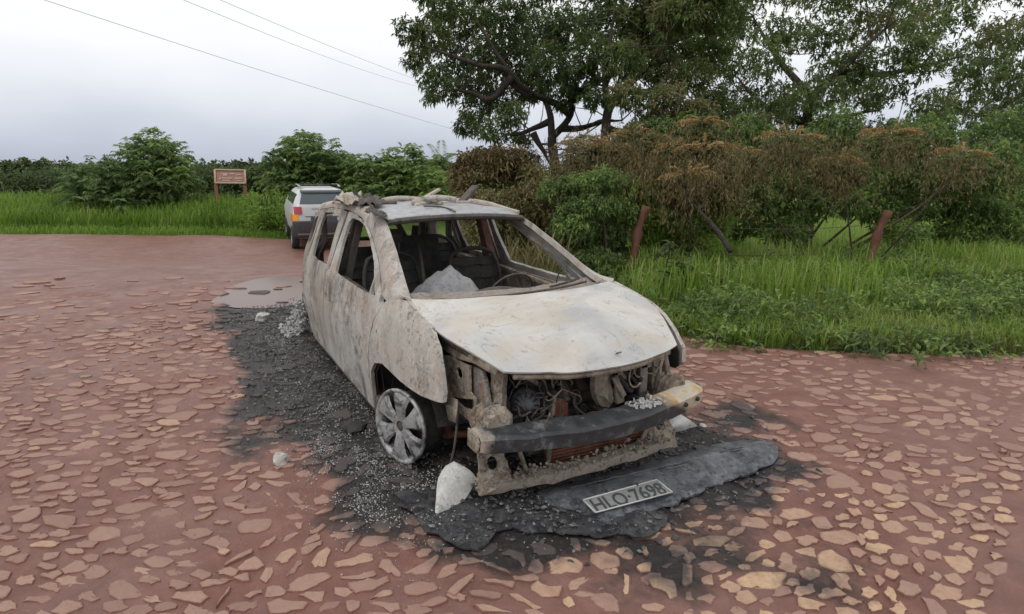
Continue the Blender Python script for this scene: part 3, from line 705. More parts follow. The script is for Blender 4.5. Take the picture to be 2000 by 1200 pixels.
# roof: shallow dome, dented, with a folded front header
def roof_pt(u, v):
    # u 0 rear .. 1 front, v -1..1
    xs = np.interp(u, [0, .25, .55, .8, 1], [-2.86, -2.45, -1.75, -1.25, -.955]); ye = np.interp(u, [0, .25, .55, .8, 1], [.50, .515, .497, .50, .512])
    zc = np.interp(u, [0, .25, .55, .8, 1], [1.215, 1.262, 1.292, 1.283, 1.243]); ze = np.interp(u, [0, .25, .55, .8, 1], [1.165, 1.232, 1.268, 1.252, 1.216])
    return (xs+.035*(1-v*v)*u, ye*v, ze+(zc-ze)*(1-abs(v)**2.4))
G = np.array([[roof_pt(u, v) for v in np.linspace(-1, 1, 33)] for u in np.linspace(0, 1, 44)])
V = G.reshape(-1, 3); V = V+np.column_stack([np.zeros((len(V), 2)), .010*vnoise(V, 3.5, 3)-.012*np.exp(-((V[:, 0]+2.)/.4)**2)])
MBr = MB().grid(V.reshape(G.shape)); put('roof_panel', V, MBr.f, M_roof, CAR, solid=.006)
hd = MB()
def hline(dx, dz, dy=0): return [(roof_pt(1, v)[0]+dx, roof_pt(1, v)[1]*(1+dy), roof_pt(1, v)[2]+dz) for v in np.linspace(-1, 1, 21)]
hd.grid([hline(-.02, .004), hline(.012, .002), hline(.022, -.010), hline(.012, -.026), hline(-.02, -.034), hline(-.08, -.036)])
hd.build('windscreen_header', M_dark, CAR, solid=.006)
for x_ in (-1.35, -1.75, -2.2): MB().bar([(x_, v*.5, (1.222 if x_ > -2 else 1.20)+.024*(1-v*v)) for v in np.linspace(-1, 1, 9)], .05, .012).build('roof_bow', M_dark, CAR)
# tailgate opening frame and rear panel
for tp_ in ([(-2.90, -.50, 1.13), (-2.93, 0, 1.17), (-2.90, .50, 1.13)], [(-2.90, -.50, 1.13), (-3.03, -.55, .9), (-3.12, -.58, .6)], [(-2.90, .50, 1.13), (-3.03, .55, .9), (-3.12, .58, .6)]): MB().bar(tp_, .06, .05).build('tailgate_frame', M_dark, CAR, bevel=.008)
MB().grid([[(-3.13-.05*(1-(y/.6)**2), y, z) for y in np.linspace(-.6, .6, 9)] for z in (.12, .3, .45, .55)]).build('rear_panel', M_rear, CAR, solid=.02)
# bonnet
ks = np.linspace(0, 1, 7)
EX = [(-.13, .668, .866), (.06, .688, .838), (.235, .688, .802), (.37, .648, .766), (.48, .598, .732), (.57, .552, .705), (.645, .510, .680)]
CX = [(.03, 0, .874), (.17, 0, .858), (.30, 0, .838), (.43, 0, .805), (.55, 0, .760), (.655, 0, .712), (.742, 0, .657)]
E2, C2 = smooth_line(EX, 34, 1), smooth_line(CX, 34, 1)
def hood_grid(drop=0, shrink=1.):
    rows = []
    for i in range(34):
        row = []
        for u in np.linspace(-1, 1, 41):
            a = abs(u); s = a**2.3
            p = C2[i]*(1-s)+E2[i]*s
            row.append((p[0], E2[i][1]*u*shrink, p[2]-drop+.006*math.exp(-((a-.62)/.1)**2)*(i/34)))
        rows.append(row)
    return np.array(rows)
G = hood_grid(); V = G.reshape(-1, 3); V = V+np.column_stack([np.zeros((len(V), 2)), .006*vnoise(V, 4, 3)])
MBh = MB().grid(V.reshape(G.shape)); BON = put('bonnet', V, [f[::-1] for f in MBh.f], M_hood, CAR, solid=.010)
for (x, y, z) in ((.56, .45, .722), (.35, .52, .79)): MB().lathe([(0, .012), (.010, .010), (.012, 0), (.014, -.01)], (x, y, z-.004), (.2, .1, 1), 10).build('rubber_stop', M_black, BON)
fr = [tuple(p-np.array([.03, 0, .022])) for p in G[-1, 2:-2]]
MB().bar(fr, .035, .022).build('bonnet_inner_frame', M_beige, CAR)
for s in (-1, 1):
    MB().bar([(p[0]-.02, s*(p[1]-.035), p[2]-.03) for p in E2[4:32]], .03, .02).build('bonnet_side_frame', M_dark, CAR)
# cowl and windscreen base
cw = []
for v in np.linspace(-1, 1, 25):
    a = abs(v)**2.4; y = v*.63
    cw.append([(.035*(1-a)-.16*a, y, .866), (-.02*(1-a)-.20*a, y, .840), (-.09*(1-a)-.26*a, y, .838), (-.16*(1-a)-.30*a, y*.99, .862), (-.24*(1-a)-.36*a, y*.98, .850), (-.30*(1-a)-.40*a, y*.97, .74)])
G = np.array(cw); V = wob(G.reshape(-1, 3), .010, 9.)
MBc = MB().grid(V.reshape(G.shape)); put('cowl_panel', V, MBc.f, burnt('ashy_cowl', (.30, .27, .24), (.20, .175, .155), (.06, .05, .045), (.25, .17, .12), .5, 10, (1, 1, 1), .85, .6, .8), CAR, solid=.008)
ru = MB(); ru.tube(smooth_line([(-.05, -.45, .862), (-.02, -.1, .868), (-.06, .25, .872), (-.16, .52, .874)], 20), .007, 6)
ru.tube([(-.16, .25, .862), (-.20, .40, .872), (-.28, .55, .868)], .006, 6); ru.tube([(-.26, .36, .85), (-.25, .38, .95), (-.20, .36, .99)], .004, 5)
ru.build('wiper_arm', M_dark, CAR)
# dashboard carcass
da = MB(); da.tube([(-.48, -.64, .66), (-.50, 0, .67), (-.48, .64, .66)], .03, 10)
for y_ in (-.15, .12): da.bar([(-.47, y_, .12), (-.5, y_, .66)], .05, .03, (1, 0, 0))
da.grid([[(-.36+.02*math.sin(y*9), y, .78+.012*math.sin(y*13)) for y in np.linspace(-.6, .6, 15)], [(-.48, y, .80+.018*math.sin(y*11+1)) for y in np.linspace(-.6, .6, 15)], [(-.57, y, .70+.02*math.sin(y*7)) for y in np.linspace(-.6, .6, 15)], [(-.55, y, .55) for y in np.linspace(-.6, .6, 15)]])
da.build('dashboard_carcass', M_dark, CAR, solid=.006)
sw = MB(); c = np.array([-.78, .33, .70]); ax = np.array([-.85, 0, .5])
sw.tube([c+.17*(math.cos(a)*np.array([0, 1, 0])+math.sin(a)*np.array([.5, 0, .86])) for a in np.linspace(0, 2*math.pi, 25)], .008, 6)
sw.tube([c, c+np.array([.3, 0, -.12])], .02, 8)
for a in (.2, 2.0, 4.2): sw.tube([c, c+.17*(math.cos(a)*np.array([0, 1, 0])+math.sin(a)*np.array([.5, 0, .86]))], .008, 5)
sw.build('steering_wheel', M_dark, CAR)
# heap of grey ash over the dash
px_, py_ = np.meshgrid(np.linspace(-1, 1, 37), np.linspace(-1, 1, 37))
hx = -.82+.33*px_; hy = -.12+.36*py_
rr = np.hypot(px_, py_); zz = .55+.40*np.clip(1-np.maximum(np.abs(px_)*.9, np.abs(py_+.12*px_)), 0, 1)**1.05-.03*np.exp(-((px_**2+py_**2)/.03))
zz = zz+np.array([mnoise.fractal(Vector((a*9, b*9, 1)), 1., 2., 4) for a, b in zip(hx.ravel(), hy.ravel())]).reshape(hx.shape)*.035
G = np.stack([hx, hy, zz], -1); put('ash_heap', G.reshape(-1, 3), MB().grid(G).f, M_greyash, CAR)
G = np.array([[(-.56+.04*u+.012*math.sin(v*7), -.60+.20*v, .74+.02*math.sin(u*5+v*4)+.05*u) for v in np.linspace(0, 1, 9)] for u in np.linspace(0, 1, 6)])
put('fallen_trim', G.reshape(-1, 3), MB().grid(G).f, M_ash, CAR, solid=.006)
# floor and bulkhead
fl = MB(); fl.grid([[(x, y, .09+.02*math.sin(x*5+y*4)) for y in np.linspace(-.68, .68, 9)] for x in np.linspace(-3.1, -.35, 14)])
fl.grid([[(-.30, y, z) for y in np.linspace(-.64, .64, 9)] for z in (.09, .4, .72, .84)])
fl.build('floor_pan', M_black, CAR, solid=.01)
# seats: bare frames
def seat(x, y, w, lean, m):
    s_ = MB(); base = np.array([x, y, .0]); h = .62
    pts = [(x+.02, y-w/2, .32), (x-lean*.6, y-w/2, .75), (x-lean, y-w/2+.06, .93), (x-lean, y+w/2-.06, .93), (x-lean*.6, y+w/2, .75), (x+.02, y+w/2, .32)]
    s_.tube(smooth_line(pts, 22, 1), .017, 7)
    for k in range(5):
        zz = .40+.10*k; xx = x-lean*(zz-.32)/.61
        s_.tube([(xx+.012*math.sin(t_*9+k), y-w/2+w*t_, zz+.008*math.sin(t_*14)) for t_ in np.linspace(0, 1, 12)], .005, 5)
    s_.bar([(x+.02, y-w/2, .30), (x+.46, y-w/2, .30)], .04, .05); s_.bar([(x+.02, y+w/2, .30), (x+.46, y+w/2, .30)], .04, .05)
    for k in range(5): s_.tube([(x+.08+.08*k, y-w/2, .31), (x+.08+.08*k, y, .28), (x+.08+.08*k, y+w/2, .31)], .006, 5)
    s_.grid([[(x-lean*(zz-.32)/.61-.02, y+w*v*.46, zz) for v in np.linspace(-1, 1, 5)] for zz in (.34, .55, .75, .86)])
    s_.build('seat_frame', m, CAR)
seat(-1.28, -.34, .46, .16, M_black); seat(-1.28, .34, .46, .16, M_black); seat(-2.15, -.30, .58, .18, M_black); seat(-2.15, .32, .55, .18, M_black)
hr_ = MB()
for y_ in (-.42, -.26): hr_.tube([(-1.45, y_, .92), (-1.47, y_, 1.02), (-1.475, y_+.02, 1.06)], .007, 6)
hr_.bar([(-1.475, -.44, 1.05), (-1.475, -.24, 1.05)], .04, .10)
hr_.build('headrest_frame', M_dark, CAR)
for bp2, w2, h2 in (([(-1.1, -.18, .62), (-1.45, -.10, .98)], .02, .03), ([(-1.9, -.05, .5), (-2.1, .12, 1.05)], .05, .03), ([(-1.75, -.2, 1.17), (-2.15, .16, .75)], .04, .02)): MB().bar(bp2, w2, h2).build('fallen_strut', M_dark, CAR)
bx_ = MB(); bx_.grid([[(-1.60-.05*k, y, .30+.14*k) for y in np.linspace(-.20, .22, 6)] for k in range(6)]); bx_.build('seat_back_plate', M_black, CAR, solid=.01)
# ---------------- wheels
def wheel(x, y, yaw, camber, sgn, spokes=True):
    W = thing('wheel', None, None, (x, y, .205)); W.parent = CAR; W.location = np.array([x, y, .205])-wloc(CAR)
    Rm = rotm(0, 0, yaw) @ rotm(camber*sgn, 0, 0)
    ax = Rm @ np.array([0, sgn, 0.]); c = np.array([x, y, .205]); e1 = Rm @ np.array([1., 0, 0]); e2 = Rm @ np.array([0, 0, 1.])
    bar_ = MB(); bar_.lathe([(.150, -.15), (.178, -.145), (.172, -.11), (.172, -.035)], c, ax, 40); bar_.build('rim_barrel', M_black, W)
    rim = MB(); rim.lathe([(.172, -.034), (.190, -.012), (.205, .0), (.207, .012), (.200, .020), (.186, .014), (.176, -.02), (.165, -.06)], c, ax, 40)
    rim.build('rim', M_alloy, W)
    ba = MB(); ba.lathe([(0, -.07), (.15, -.07), (.165, -.075)], c, ax, 30); ba.lathe([(.0, -.045), (.055, -.045), (.06, -.06)], c, ax, 20); ba.build('brake_drum', M_black, W)
    if spokes:
        for k in range(6):
            a = math.radians(90+60*k)
            rows = []
            for r_, hw_, t_ in ((.03, .026, .006), (.07, .027, .012), (.11, .036, .017), (.15, .052, .016), (.186, .072, .008)):
                d = math.cos(a)*e1+math.sin(a)*e2; n_ = -math.sin(a)*e1+math.cos(a)*e2
                rows.append([c+d*r_*math.cos(q*hw_/max(r_, .04))+n_*q*hw_+ax*(t_+(-.014 if abs(q) == 1 else 0)) for q in (-1, -.75, -.3, .3, .75, 1)])
            MB().grid(rows).build('spoke', M_alloy, W, solid=.010)
        hubc = MB(); hubc.lathe([(0, .004), (.024, .003), (.030, -.006), (.046, -.004), (.052, -.02)], c, ax, 24); hubc.build('hub', M_dark, W)
        for k in range(4):
            a = math.radians(45+90*k); p = c+(math.cos(a)*e1+math.sin(a)*e2)*.042
            MB().cyl(p-ax*.01, p+ax*.012, .008, 6).build('wheel_nut', M_black, W)
    return W
wheel(0, -.775, math.radians(20), math.radians(3), -1); wheel(0, .755, math.radians(20), math.radians(3), 1)
wheel(-2.78, -.70, 0, math.radians(-6), -1); wheel(-2.78, .70, 0, 0, 1)
# ---------------- front structure
def flat_y(poly, y): return [(x, y, z) for x, z in poly]
def plate2(name, outline, holes, y, mat, solid=.012, step=.03, tilt=0., amp=.004):
    P, T = fill2d(outline, holes, step)
    V = np.column_stack([P[:, 0], np.full(len(P), y)+tilt*(P[:, 0]-.3), P[:, 1]])
    return put(name, wob(V, amp, 14), T, mat, CAR, solid=solid)
def circ(x, z, r, n=8): return [(x+r*math.cos(a), z+r*math.sin(a)) for a in np.linspace(0, 2*math.pi, n+1)[:-1]]
for sgn in (-1, 1):
    y0 = .60*sgn
    plate2('inner_wing', [(.03, .70), (.12, .625), (.30, .665), (.442, .655), (.452, .53), (.504, .515), (.514, .385), (.42, .385), (.25, .40), (.12, .375), (.09, .52)],
           [[(.287, .446), (.49, .507), (.492, .45), (.40, .43)], circ(.20, .56, .035), circ(.20, .49, .02), circ(.24, .44, .012), circ(.36, .60, .03)], y0, M_beige, tilt=-.12*sgn)
    br = MB(); br.bar([(.05, y0*.97, .70), (.20, y0*.98, .69), (.34, y0*.97, .685), (.47, y0*.93, .70), (.60, y0*.85, .672)], .05, .045); br.build('wing_rail', M_beige, CAR, bevel=.008)
    b2 = MB(); b2.prism(flat_y([(.366, .64), (.505, .655), (.542, .60), (.579, .50), (.549, .37), (.434, .36), (.415, .48)], y0*.93), (0, -sgn*.03, 0)); b2.build('headlamp_bracket', M_greysteel, CAR, bevel=.006)
    c2 = MB(); c2.grid([[(.56-.03*a_c, sgn*(.445+(.075-.012*abs(math.sin(i*.9)))*u_), .665-.235*i/9) for u_, a_c in ((0, 1), (0.02, 0), (.5, -.5), (.98, 0), (1, 1))] for i in range(10)]); put('radiator_support', wob(np.array(c2.v), .006, 14), c2.f, M_beige, CAR, solid=.008)
    b3 = MB()
    for k in range(15):
        pass
    b3.lathe([(.0, -.10), (.072, -.10)]+[(.078+.011*(1 if k % 2 else -1), -.09+.017*k) for k in range(9)]+[(.06, .06), (0, .06)], (.60, sgn*.535, .425), (1, 0, .05), 9)
    put('crash_box', wob(np.array(b3.v), .012, 16), b3.f, M_beige, CAR, smooth=False)
    P4, T4 = fill2d([(.605, .36), (.44, .36), (.455, .24), (.42, .10), (.61, .08), (.59, .22)], [circ(.52, .20, .03), circ(.54, .28, .014)], .025)
    put('lower_support', wob(np.column_stack([.585+.03*np.sin(P4[:, 1]*20)+.02*(P4[:, 1]-.2), sgn*P4[:, 0], P4[:, 1]]), .010, 12), T4, M_beige, CAR, solid=.012)
    MB().bar([(.63, sgn*.43, .33), (.60, sgn*.34, .12)], .016, .016).build('stay_rod', M_beige, CAR)
# headlamp cavity: dark inner liner
for sgn in (-1, 1):
    MB().grid([[(.0, sgn*.58, z), (.25, sgn*.52, z), (.45, sgn*.44, z)] for z in (.30, .5, .74)]).build('engine_bay_side', M_black, CAR, solid=.006)
    MB().grid([[(.02, sgn*.66, z), (.02, sgn*.42, z)] for z in (.40, .60, .79)]).build('bay_end_plate', M_dark, CAR, solid=.006)
M_crust = grain('ashy_crust', (.085, .072, .06), (.30, .265, .22), 28, .95, .9, c=(.18, .155, .125), dist=.01)
# lower crossmember covered with a crust
lc = smooth_line([(.565, -.60, .085), (.60, -.40, .095), (.635, -.1, .105), (.64, .15, .115), (.60, .45, .115), (.56, .60, .12)], 30)
lcm = MB().bar(lc, .075, .05); put('lower_crossmember', wob(np.array(lcm.v), .012, 13), lcm.f, M_crust, CAR, bevel=.006)
cr_ = MB()
for _ in range(420):
    p = lc[random.randrange(30)]; s_ = random.uniform(.005, .018)
    q = p+np.array([random.uniform(-.05, .045), random.uniform(-.03, .03), random.uniform(.0, .05)])
    cr_.box(q, (s_, s_*random.uniform(.5, 1.5), s_*random.uniform(.4, 1)), rotm(random.random()*3, random.random()*3, random.random()*3))
tag(cr_.build('melted_crust', M_crust, CAR, smooth=False), kind='stuff')
# bumper beam: curved box section
bl = []
for y in np.linspace(-.655, .655, 41):
    bl.append((.812-.138*abs(y/.655)**1.9, y, .400+.018*(y/.655)))
S = np.array([(-.060, -.042), (.018, -.050), (.034, -.042), (.038, .020), (.026, .033), (-.070, .046)])
G = []
for p in bl:
    e = min(1., (0.66-abs(p[1]))/.05+.72)
    G.append([(p[0]+a*e, p[1], p[2]+b*e) for a, b in list(S)+[tuple(S[0])]])
G = np.array(G); V = wob(wob(G.reshape(-1, 3), .007, 5), .003, 18)
BE = put('bumper_beam', V, MB().grid(V.reshape(G.shape)).f, M_beam, CAR, solid=.006)
for s in (-1, 1):
    p = np.array(bl[0 if s < 0 else -1]); MB().prism([(p[0]-.07, p[1]+.004*s, p[2]-.045), (p[0]+.02, p[1]+.004*s, p[2]-.045), (p[0]+.035, p[1]-.004*s, p[2]+.0), (p[0]+.02, p[1]+.004*s, p[2]+.045), (p[0]-.07, p[1]+.004*s, p[2]+.045)], (0, s*.012, 0)).build('beam_end_plate', M_beige, BE, bevel=.008)
for y in (-.60, .58, .47): i = int((y+.655)/1.31*40); p = bl[i]; MB().cyl((p[0]+.020, y, p[2]), (p[0]+.046, y, p[2]), .012, 10).build('beam_bolt', M_black, BE)
ml = MB(); p = np.array(bl[27])
V = []
for k in range(90): q = np.array([.755, .24, .452])+rng.normal(0, 1, 3)*np.array([.022, .050, .006]); ml.box(q, rng.uniform(.006, .024, 3)*np.array([1, 1, .6]), rotm(*rng.uniform(0, 3, 3)))
ml.build('melted_drip', M_ash, BE, smooth=False)
# radiator and fan frame
RD = put('radiator', *(lambda m_: (m_.v, m_.f))(MB().box((.50, .14, .195), (.035, .62, .235), rotm(0, -.08, 0))), M_rusty, CAR)
fins = MB()
for k in range(12): fins.box((.523, .14, .092+.0185*k), (.012, .61, .007), rotm(0, -.08, 0))
tag(fins.build('fins', M_rusty, RD, smooth=False), kind='stuff')
rt = MB(); rt.prism([(.52, -.17, .30), (.52, -.055, .30), (.52, -.065, .475), (.52, -.145, .475)], (-.03, 0, 0)); rt.build('radiator_tank', M_rusty, CAR, bevel=.004)
rt2 = MB(); rt2.bar([(.535, -.178, .08), (.535, -.160, .49)], .018, .018, (1, 0, 0)); rt2.tube(smooth_line([(.53, -.165, .49), (.53, -.175, .56), (.50, -.15, .60), (.5, -.12, .52)], 12), .006, 6); rt2.build('radiator_pipe', M_beige, CAR)
# engine, alternator and pipes
en = MB(); en.box((.20, .02, .38), (.30, .50, .34)); en.box((.20, .05, .585), (.24, .40, .09)); en.box((.40, .05, .22), (.06, .55, .22))
for k in range(4): en.cyl((.33, -.12+.11*k, .50), (.43, -.12+.11*k, .42), .030, 10)
en.build('engine_block', M_dark, CAR, bevel=.012)
ac = np.array([.455, -.275, .425]); aax = np.array([.82, -.45, .1]); aax /= np.linalg.norm(aax)
M_alt = burnt('sooty_aluminium', (.16, .17, .185), (.085, .09, .10), (.02, .02, .02), (.25, .25, .26), .5, 16, (1, 1, 1), .45, .3, .5)
al = MB(); al.lathe([(0, .055), (.03, .055), (.034, .047), (.05, .043), (.070, .020), (.075, -.01), (.075, -.06), (.06, -.08)], ac, aax, 28); AL = al.build('alternator', M_alt, CAR)
sl = MB(); t1 = np.cross(aax, [0, 0, 1.]); t1 /= np.linalg.norm(t1); t2 = np.cross(t1, aax)
for k in range(12):
    a = 2*math.pi*k/12; d = math.cos(a)*t1+math.sin(a)*t2; n_ = -math.sin(a)*t1+math.cos(a)*t2
    sl.box(ac+d*.052+aax*.040, (.024, .008, .012), np.column_stack([d, n_, aax]))
sl.build('cooling_slots', M_black, AL, smooth=False)
pu = MB(); pu.lathe([(.0, .0), (.05, 0), (.055, .012), (.05, .024), (0, .03)], ac+np.array([-.02, -.10, 0]), (0, -1, 0), 20); pu.build('belt_pulley', M_black, CAR)
# curved guard (pale arc), upright plates and brackets on the far side of the bay
gd = MB(); G = []
cc = np.array([.575, .205, .515])
for a in np.linspace(math.radians(105), math.radians(245), 16):
    G.append([cc+np.array([.0, math.cos(a)*r_, math.sin(a)*r_*1.12])+np.array([dx, 0, 0]) for r_, dx in ((.155, -.03), (.150, .0), (.120, .012), (.115, .018), (.085, .012), (.080, 0), (.05, -.005))])
gd.grid(G).build('curved_guard', M_beige, CAR, solid=.006)
up = MB(); up.prism([(.60, .19, .645), (.60, .245, .650), (.61, .225, .53), (.61, .165, .52)], (-.012, 0, 0)); up.bar([(.59, .19, .53), (.60, .20, .40)], .05, .02, (1, 0, 0)); up.bar([(.60, .15, .55), (.615, .21, .44)], .03, .02, (1, 0, 0)); up.build('upright_bracket', M_beige, CAR, bevel=.003)
rs = MB(); rs.bar([(.60, .33, .65), (.60, .335, .55), (.60, .34, .44)], .05, .03, (1, 0, 0)); rs.box((.60, .345, .60), (.03, .08, .06)); rs.build('lock_post', M_greysteel, CAR, bevel=.005)
wi = MB()
def curl(p, r, n, seed):
    rg = np.random.default_rng(seed); q = [np.array(p, float)]; d = rg.normal(0, 1, 3)
    for _ in range(n): d = d*.75+rg.normal(0, .6, 3); q.append(q[-1]+d/np.linalg.norm(d)*r)
    return smooth_line(q, n*3)
for k, p in enumerate([(.60, .36, .58), (.62, .40, .54), (.60, .42, .60), (.6, .30, .60), (.59, .44, .50), (.6, .38, .64)]): wi.tube(curl(p, .03, 9, k), .0045, 5)
a_ = np.linspace(.6, 4.6, 14); wi.tube([(.61, .315+.045*math.cos(t_), .575+.05*math.sin(t_)) for t_ in a_], .005, 6)
for k, p in enumerate([(.5, -.33, .60), (.48, -.2, .55), (.45, -.05, .56), (.47, .1, .60)]): wi.tube(curl(p, .035, 8, 20+k), .006, 5)
wi.build('burnt_wiring', M_beige, CAR)
for nm_, mt_, cnt, rad in (('charred_hose', M_black, 16, .011), ('bare_wire', M_greysteel, 22, .0035), ('torn_strip', M_dark, 14, .006)):
    tb = MB()
    for k in range(cnt):
        p_ = (random.uniform(.42, .60), random.uniform(-.40, .46), random.uniform(.36, .63)); tb.tube(curl(p_, random.uniform(.02, .045), 8, 100+k+cnt*7), rad*random.uniform(.6, 1.3), 5)
    tag(tb.build(nm_, mt_, CAR), kind='stuff')
ck = MB(); ck.bar([(.60, -.44, .655), (.64, 0, .630), (.60, .44, .665)], .05, .035); ck.build('upper_crossmember', M_beige, CAR, bevel=.006)
pb = MB(); pb.bar([(.585, -.40, .64), (.56, -.30, .58), (.55, -.27, .555)], .035, .02); pb.box((.57, .02, .615), (.02, .10, .04)); pb.tube(smooth_line([(.55, -.08, .60), (.57, .05, .612), (.55, .15, .625)], 10), .012, 7); pb.build('hinge_bracket', M_greysteel, CAR, bevel=.003)
lu = MB()
for k in range(60):
    s_ = random.uniform(.01, .035); q = (random.uniform(.12, .42), random.uniform(-.5, .5), random.uniform(.52, .70)); lu.box(q, (s_, s_*1.3, s_*.7), rotm(random.random()*3, random.random()*3, random.random()*3))
tag(lu.build('bay_rubble', M_dark, CAR, smooth=False), kind='stuff')
# suspension strut and arm seen behind the right-hand wheel
su = MB(); su.cyl((.02, -.52, .10), (.0, -.48, .68), .035, 12); su.bar([(.0, -.62, .12), (.12, -.30, .13)], .05, .03); su.build('suspension_strut', M_rusty, CAR)
su2 = MB(); su2.tube(smooth_line([(.40, -.62, .45), (.42, -.64, .30), (.40, -.65, .18), (.36, -.66, .06)], 14), .007, 6); su2.build('dangling_cable', M_dark, CAR)
fb = MB(); fb.prism(flat_y([(.30, .47), (.45, .50), (.44, .38), (.36, .36)], -.655), (0, .01, 0)); fb.build('wing_bracket', M_beige, CAR)
# ------------------------------------------------------------------ bumper cover with its number plate, lying in front of the car
M_plastic = burnt('heat_warped_plastic', (.125, .132, .148), (.040, .043, .050), (.018, .019, .022), (.22, .225, .235), .9, 5, (1, .5, 1), .40, .8, 1.)
M_sheet = burnt('melted_plastic_sheet', (.050, .051, .055), (.020, .021, .023), (.008, .008, .009), (.12, .12, .122), .6, 7, (1, 1, 1), .5, .8, 1.)
BC = thing('bumper_cover', 'long warped grey plastic bumper cover with the number plate lying before the car', 'bumper cover', at_z(1260, 985, 0.))
top_px = [(1050, 962), (1100, 948), (1180, 925), (1260, 906), (1330, 890), (1400, 868), (1440, 860), (1480, 857), (1515, 866)]
bot_px = [(1070, 986), (1128, 1012), (1200, 1012), (1290, 992), (1345, 966), (1400, 944), (1445, 930), (1485, 915), (1520, 893)]
tp = smooth_line(top_px, 60, 1); bp_ = smooth_line(bot_px, 60, 1)
G = []
prof = [(0., .012), (.07, .026), (.17, .040), (.28, .043), (.42, .043), (.60, .040), (.80, .031), (1.0, .018), (1.03, .010), (1.0, .006)]
for i in range(60):
    row = []
    e = min(1, i/6+.25)*min(1, (59-i)/8+.2)
    for t_, z_ in prof:
        q = tp[i]*(1-t_)+bp_[i]*t_
        zz = z_*e+.004+.010*math.sin(i*.33+t_*3)*(.3+t_)
        row.append(at_z(q[0], q[1]+(9*mnoise.fractal(Vector((i*.23, 0, 0)), 1., 2., 4)+2 if t_ >= 1 else 0), max(.004, zz)))
    G.append(row)
G = np.array(G); V = wob(wob(G.reshape(-1, 3), .012, 8), .0065, 26)
V[:, 2] = np.maximum(V[:, 2], .003)
put('cover_shell', V, MB().grid(V.reshape(G.shape)).f, M_plastic, BC, solid=.005)
for k in range(4):
    P0 = [at_z(*(tp[i]*(1-t_)+bp_[i]*t_), .052-.007*k) for i, t_ in zip(range(8+3*k, 56-4*k, 3), np.linspace(.12+.1*k, .34+.05*k, 40))]
    MB().tube(wob(smooth_line(P0, 30), .006, 12), .004, 5).build('folded_ridge', M_plastic, BC)
pc = [at_z(1137.5, 978, .076), at_z(1283, 938, .076), at_z(1314, 962.5, .053), at_z(1162, 1003, .053)]
pn = np.cross(pc[1]-pc[0], pc[3]-pc[0]); pn /= np.linalg.norm(pn); pn *= np.sign(pn[2])
M_plate = grain('number_plate_grey', (.17, .173, .178), (.25, .253, .258), 40, .45, .2, spec=.5)
M_plate_edge = grain('plate_rim_pale', (.42, .42, .41), (.56, .56, .55), 60, .45, .1)
M_ink = grain('plate_ink', (.028, .028, .03), (.06, .06, .062), 60, .6, 0)
LP = MB().prism([p-pn*.004 for p in pc], pn*.006).build('number_plate', M_plate, BC, bevel=.002)
ins = [p+pn*.004 for p in pc]; cc_ = sum(ins)/4; ins = [cc_+(p-cc_)*np.array([.985, .985, .985]) for p in ins]
for a, b in ((0, 1), (1, 2), (2, 3), (3, 0)): MB().tube([ins[a], ins[b]], .0035, 6).build('plate_rim', M_plate_edge, LP)
ex_ = (pc[2]-pc[3]); Wp = np.linalg.norm(ex_); ex_ = ex_/Wp; ey_ = np.cross(pn, ex_)
def text_on(body, origin, ex, ey, size, mat, name, parent, ext=.0008, sx=1., off=0):
    cu = bpy.data.curves.new(name, 'FONT'); cu.body = body; cu.size = size; cu.extrude = ext; cu.align_x = 'CENTER'; cu.align_y = 'CENTER'; cu.offset = off
    o = bpy.data.objects.new(name, cu); COL.objects.link(o); cu.materials.append(mat)
    n = np.cross(ex, ey); M_ = Matrix.Identity(4)
    for i in range(3): M_[i][0], M_[i][1], M_[i][2], M_[i][3] = ex[i]*sx, ey[i], n[i], (origin-wloc(parent))[i]
    bpy.context.view_layer.update()
    me = bpy.data.meshes.new_from_object(o.evaluated_get(bpy.context.evaluated_depsgraph_get())); bpy.data.objects.remove(o); bpy.data.curves.remove(cu)
    o = bpy.data.objects.new(name, me); COL.objects.link(o)
    if not me.materials: me.materials.append(mat)
    o.parent = parent; o.matrix_local = M_; return o
pcen = sum(pc)/4
text_on('HLO\u00b77698', pcen+pn*.004-ey_*.010, ex_, ey_, .105, M_ink, 'lettering', LP, .0006, .93, .0012)
for s in (-.09, .09):
    MB().cyl(pcen+ex_*s+ey_*.050+pn*.002, pcen+ex_*s+ey_*.050+pn*.010, .008, 8).build('plate_screw', M_black, LP)
# ------------------------------------------------------------------ melted sheet, lamp shards, chips
sh = [(0.43, -.93), (.56, -.915), (.69, -.905), (.80, -.85), (.875, -.815), (.915, -.765), (.885, -.70), (.862, -.66), (.835, -.60), (.835, -.545), (.875, -.50), (.90, -.455), (.955, -.40), (.975, -.345), (1.035, -.27), (1.055, -.18), (1.10, -.08), (1.135, -.02), (1.10, .09), (1.02, .14), (.93, -.04), (.80, -.25), (.66, -.30), (.56, -.36), (.47, -.50), (.36, -.74), (.31, -.90)]
P, T = fill2d([(x+.030*mnoise.fractal(Vector((x*9, y*9, 0)), 1., 2., 4), y+.030*mnoise.fractal(Vector((x*9, y*9, 7)), 1., 2., 4)) for x, y in densify(sh, .02)], [], .022)
zz = np.array([mnoise.fractal(Vector((a*7, b*7, 0)), 1., 2., 4) for a, b in P])
V = wob(np.column_stack([P, .018+.014*zz+.012*np.clip(P[:, 0]-.7, 0, .3)]), .006, 22)
V[:, 2] = np.maximum(V[:, 2], .010)
o = put('melted_sheet', V, T, M_sheet, None, solid=.008); tag(o, 'thin black melted plastic sheet with a ragged edge on the paving', 'melted plastic')
M_shard = burnt('frosted_lamp_plastic', (.50, .50, .48), (.42, .42, .40), (.16, .155, .15), (.40, .39, .36), .35, 9, (1, 1, 1), .55, .2, .4)
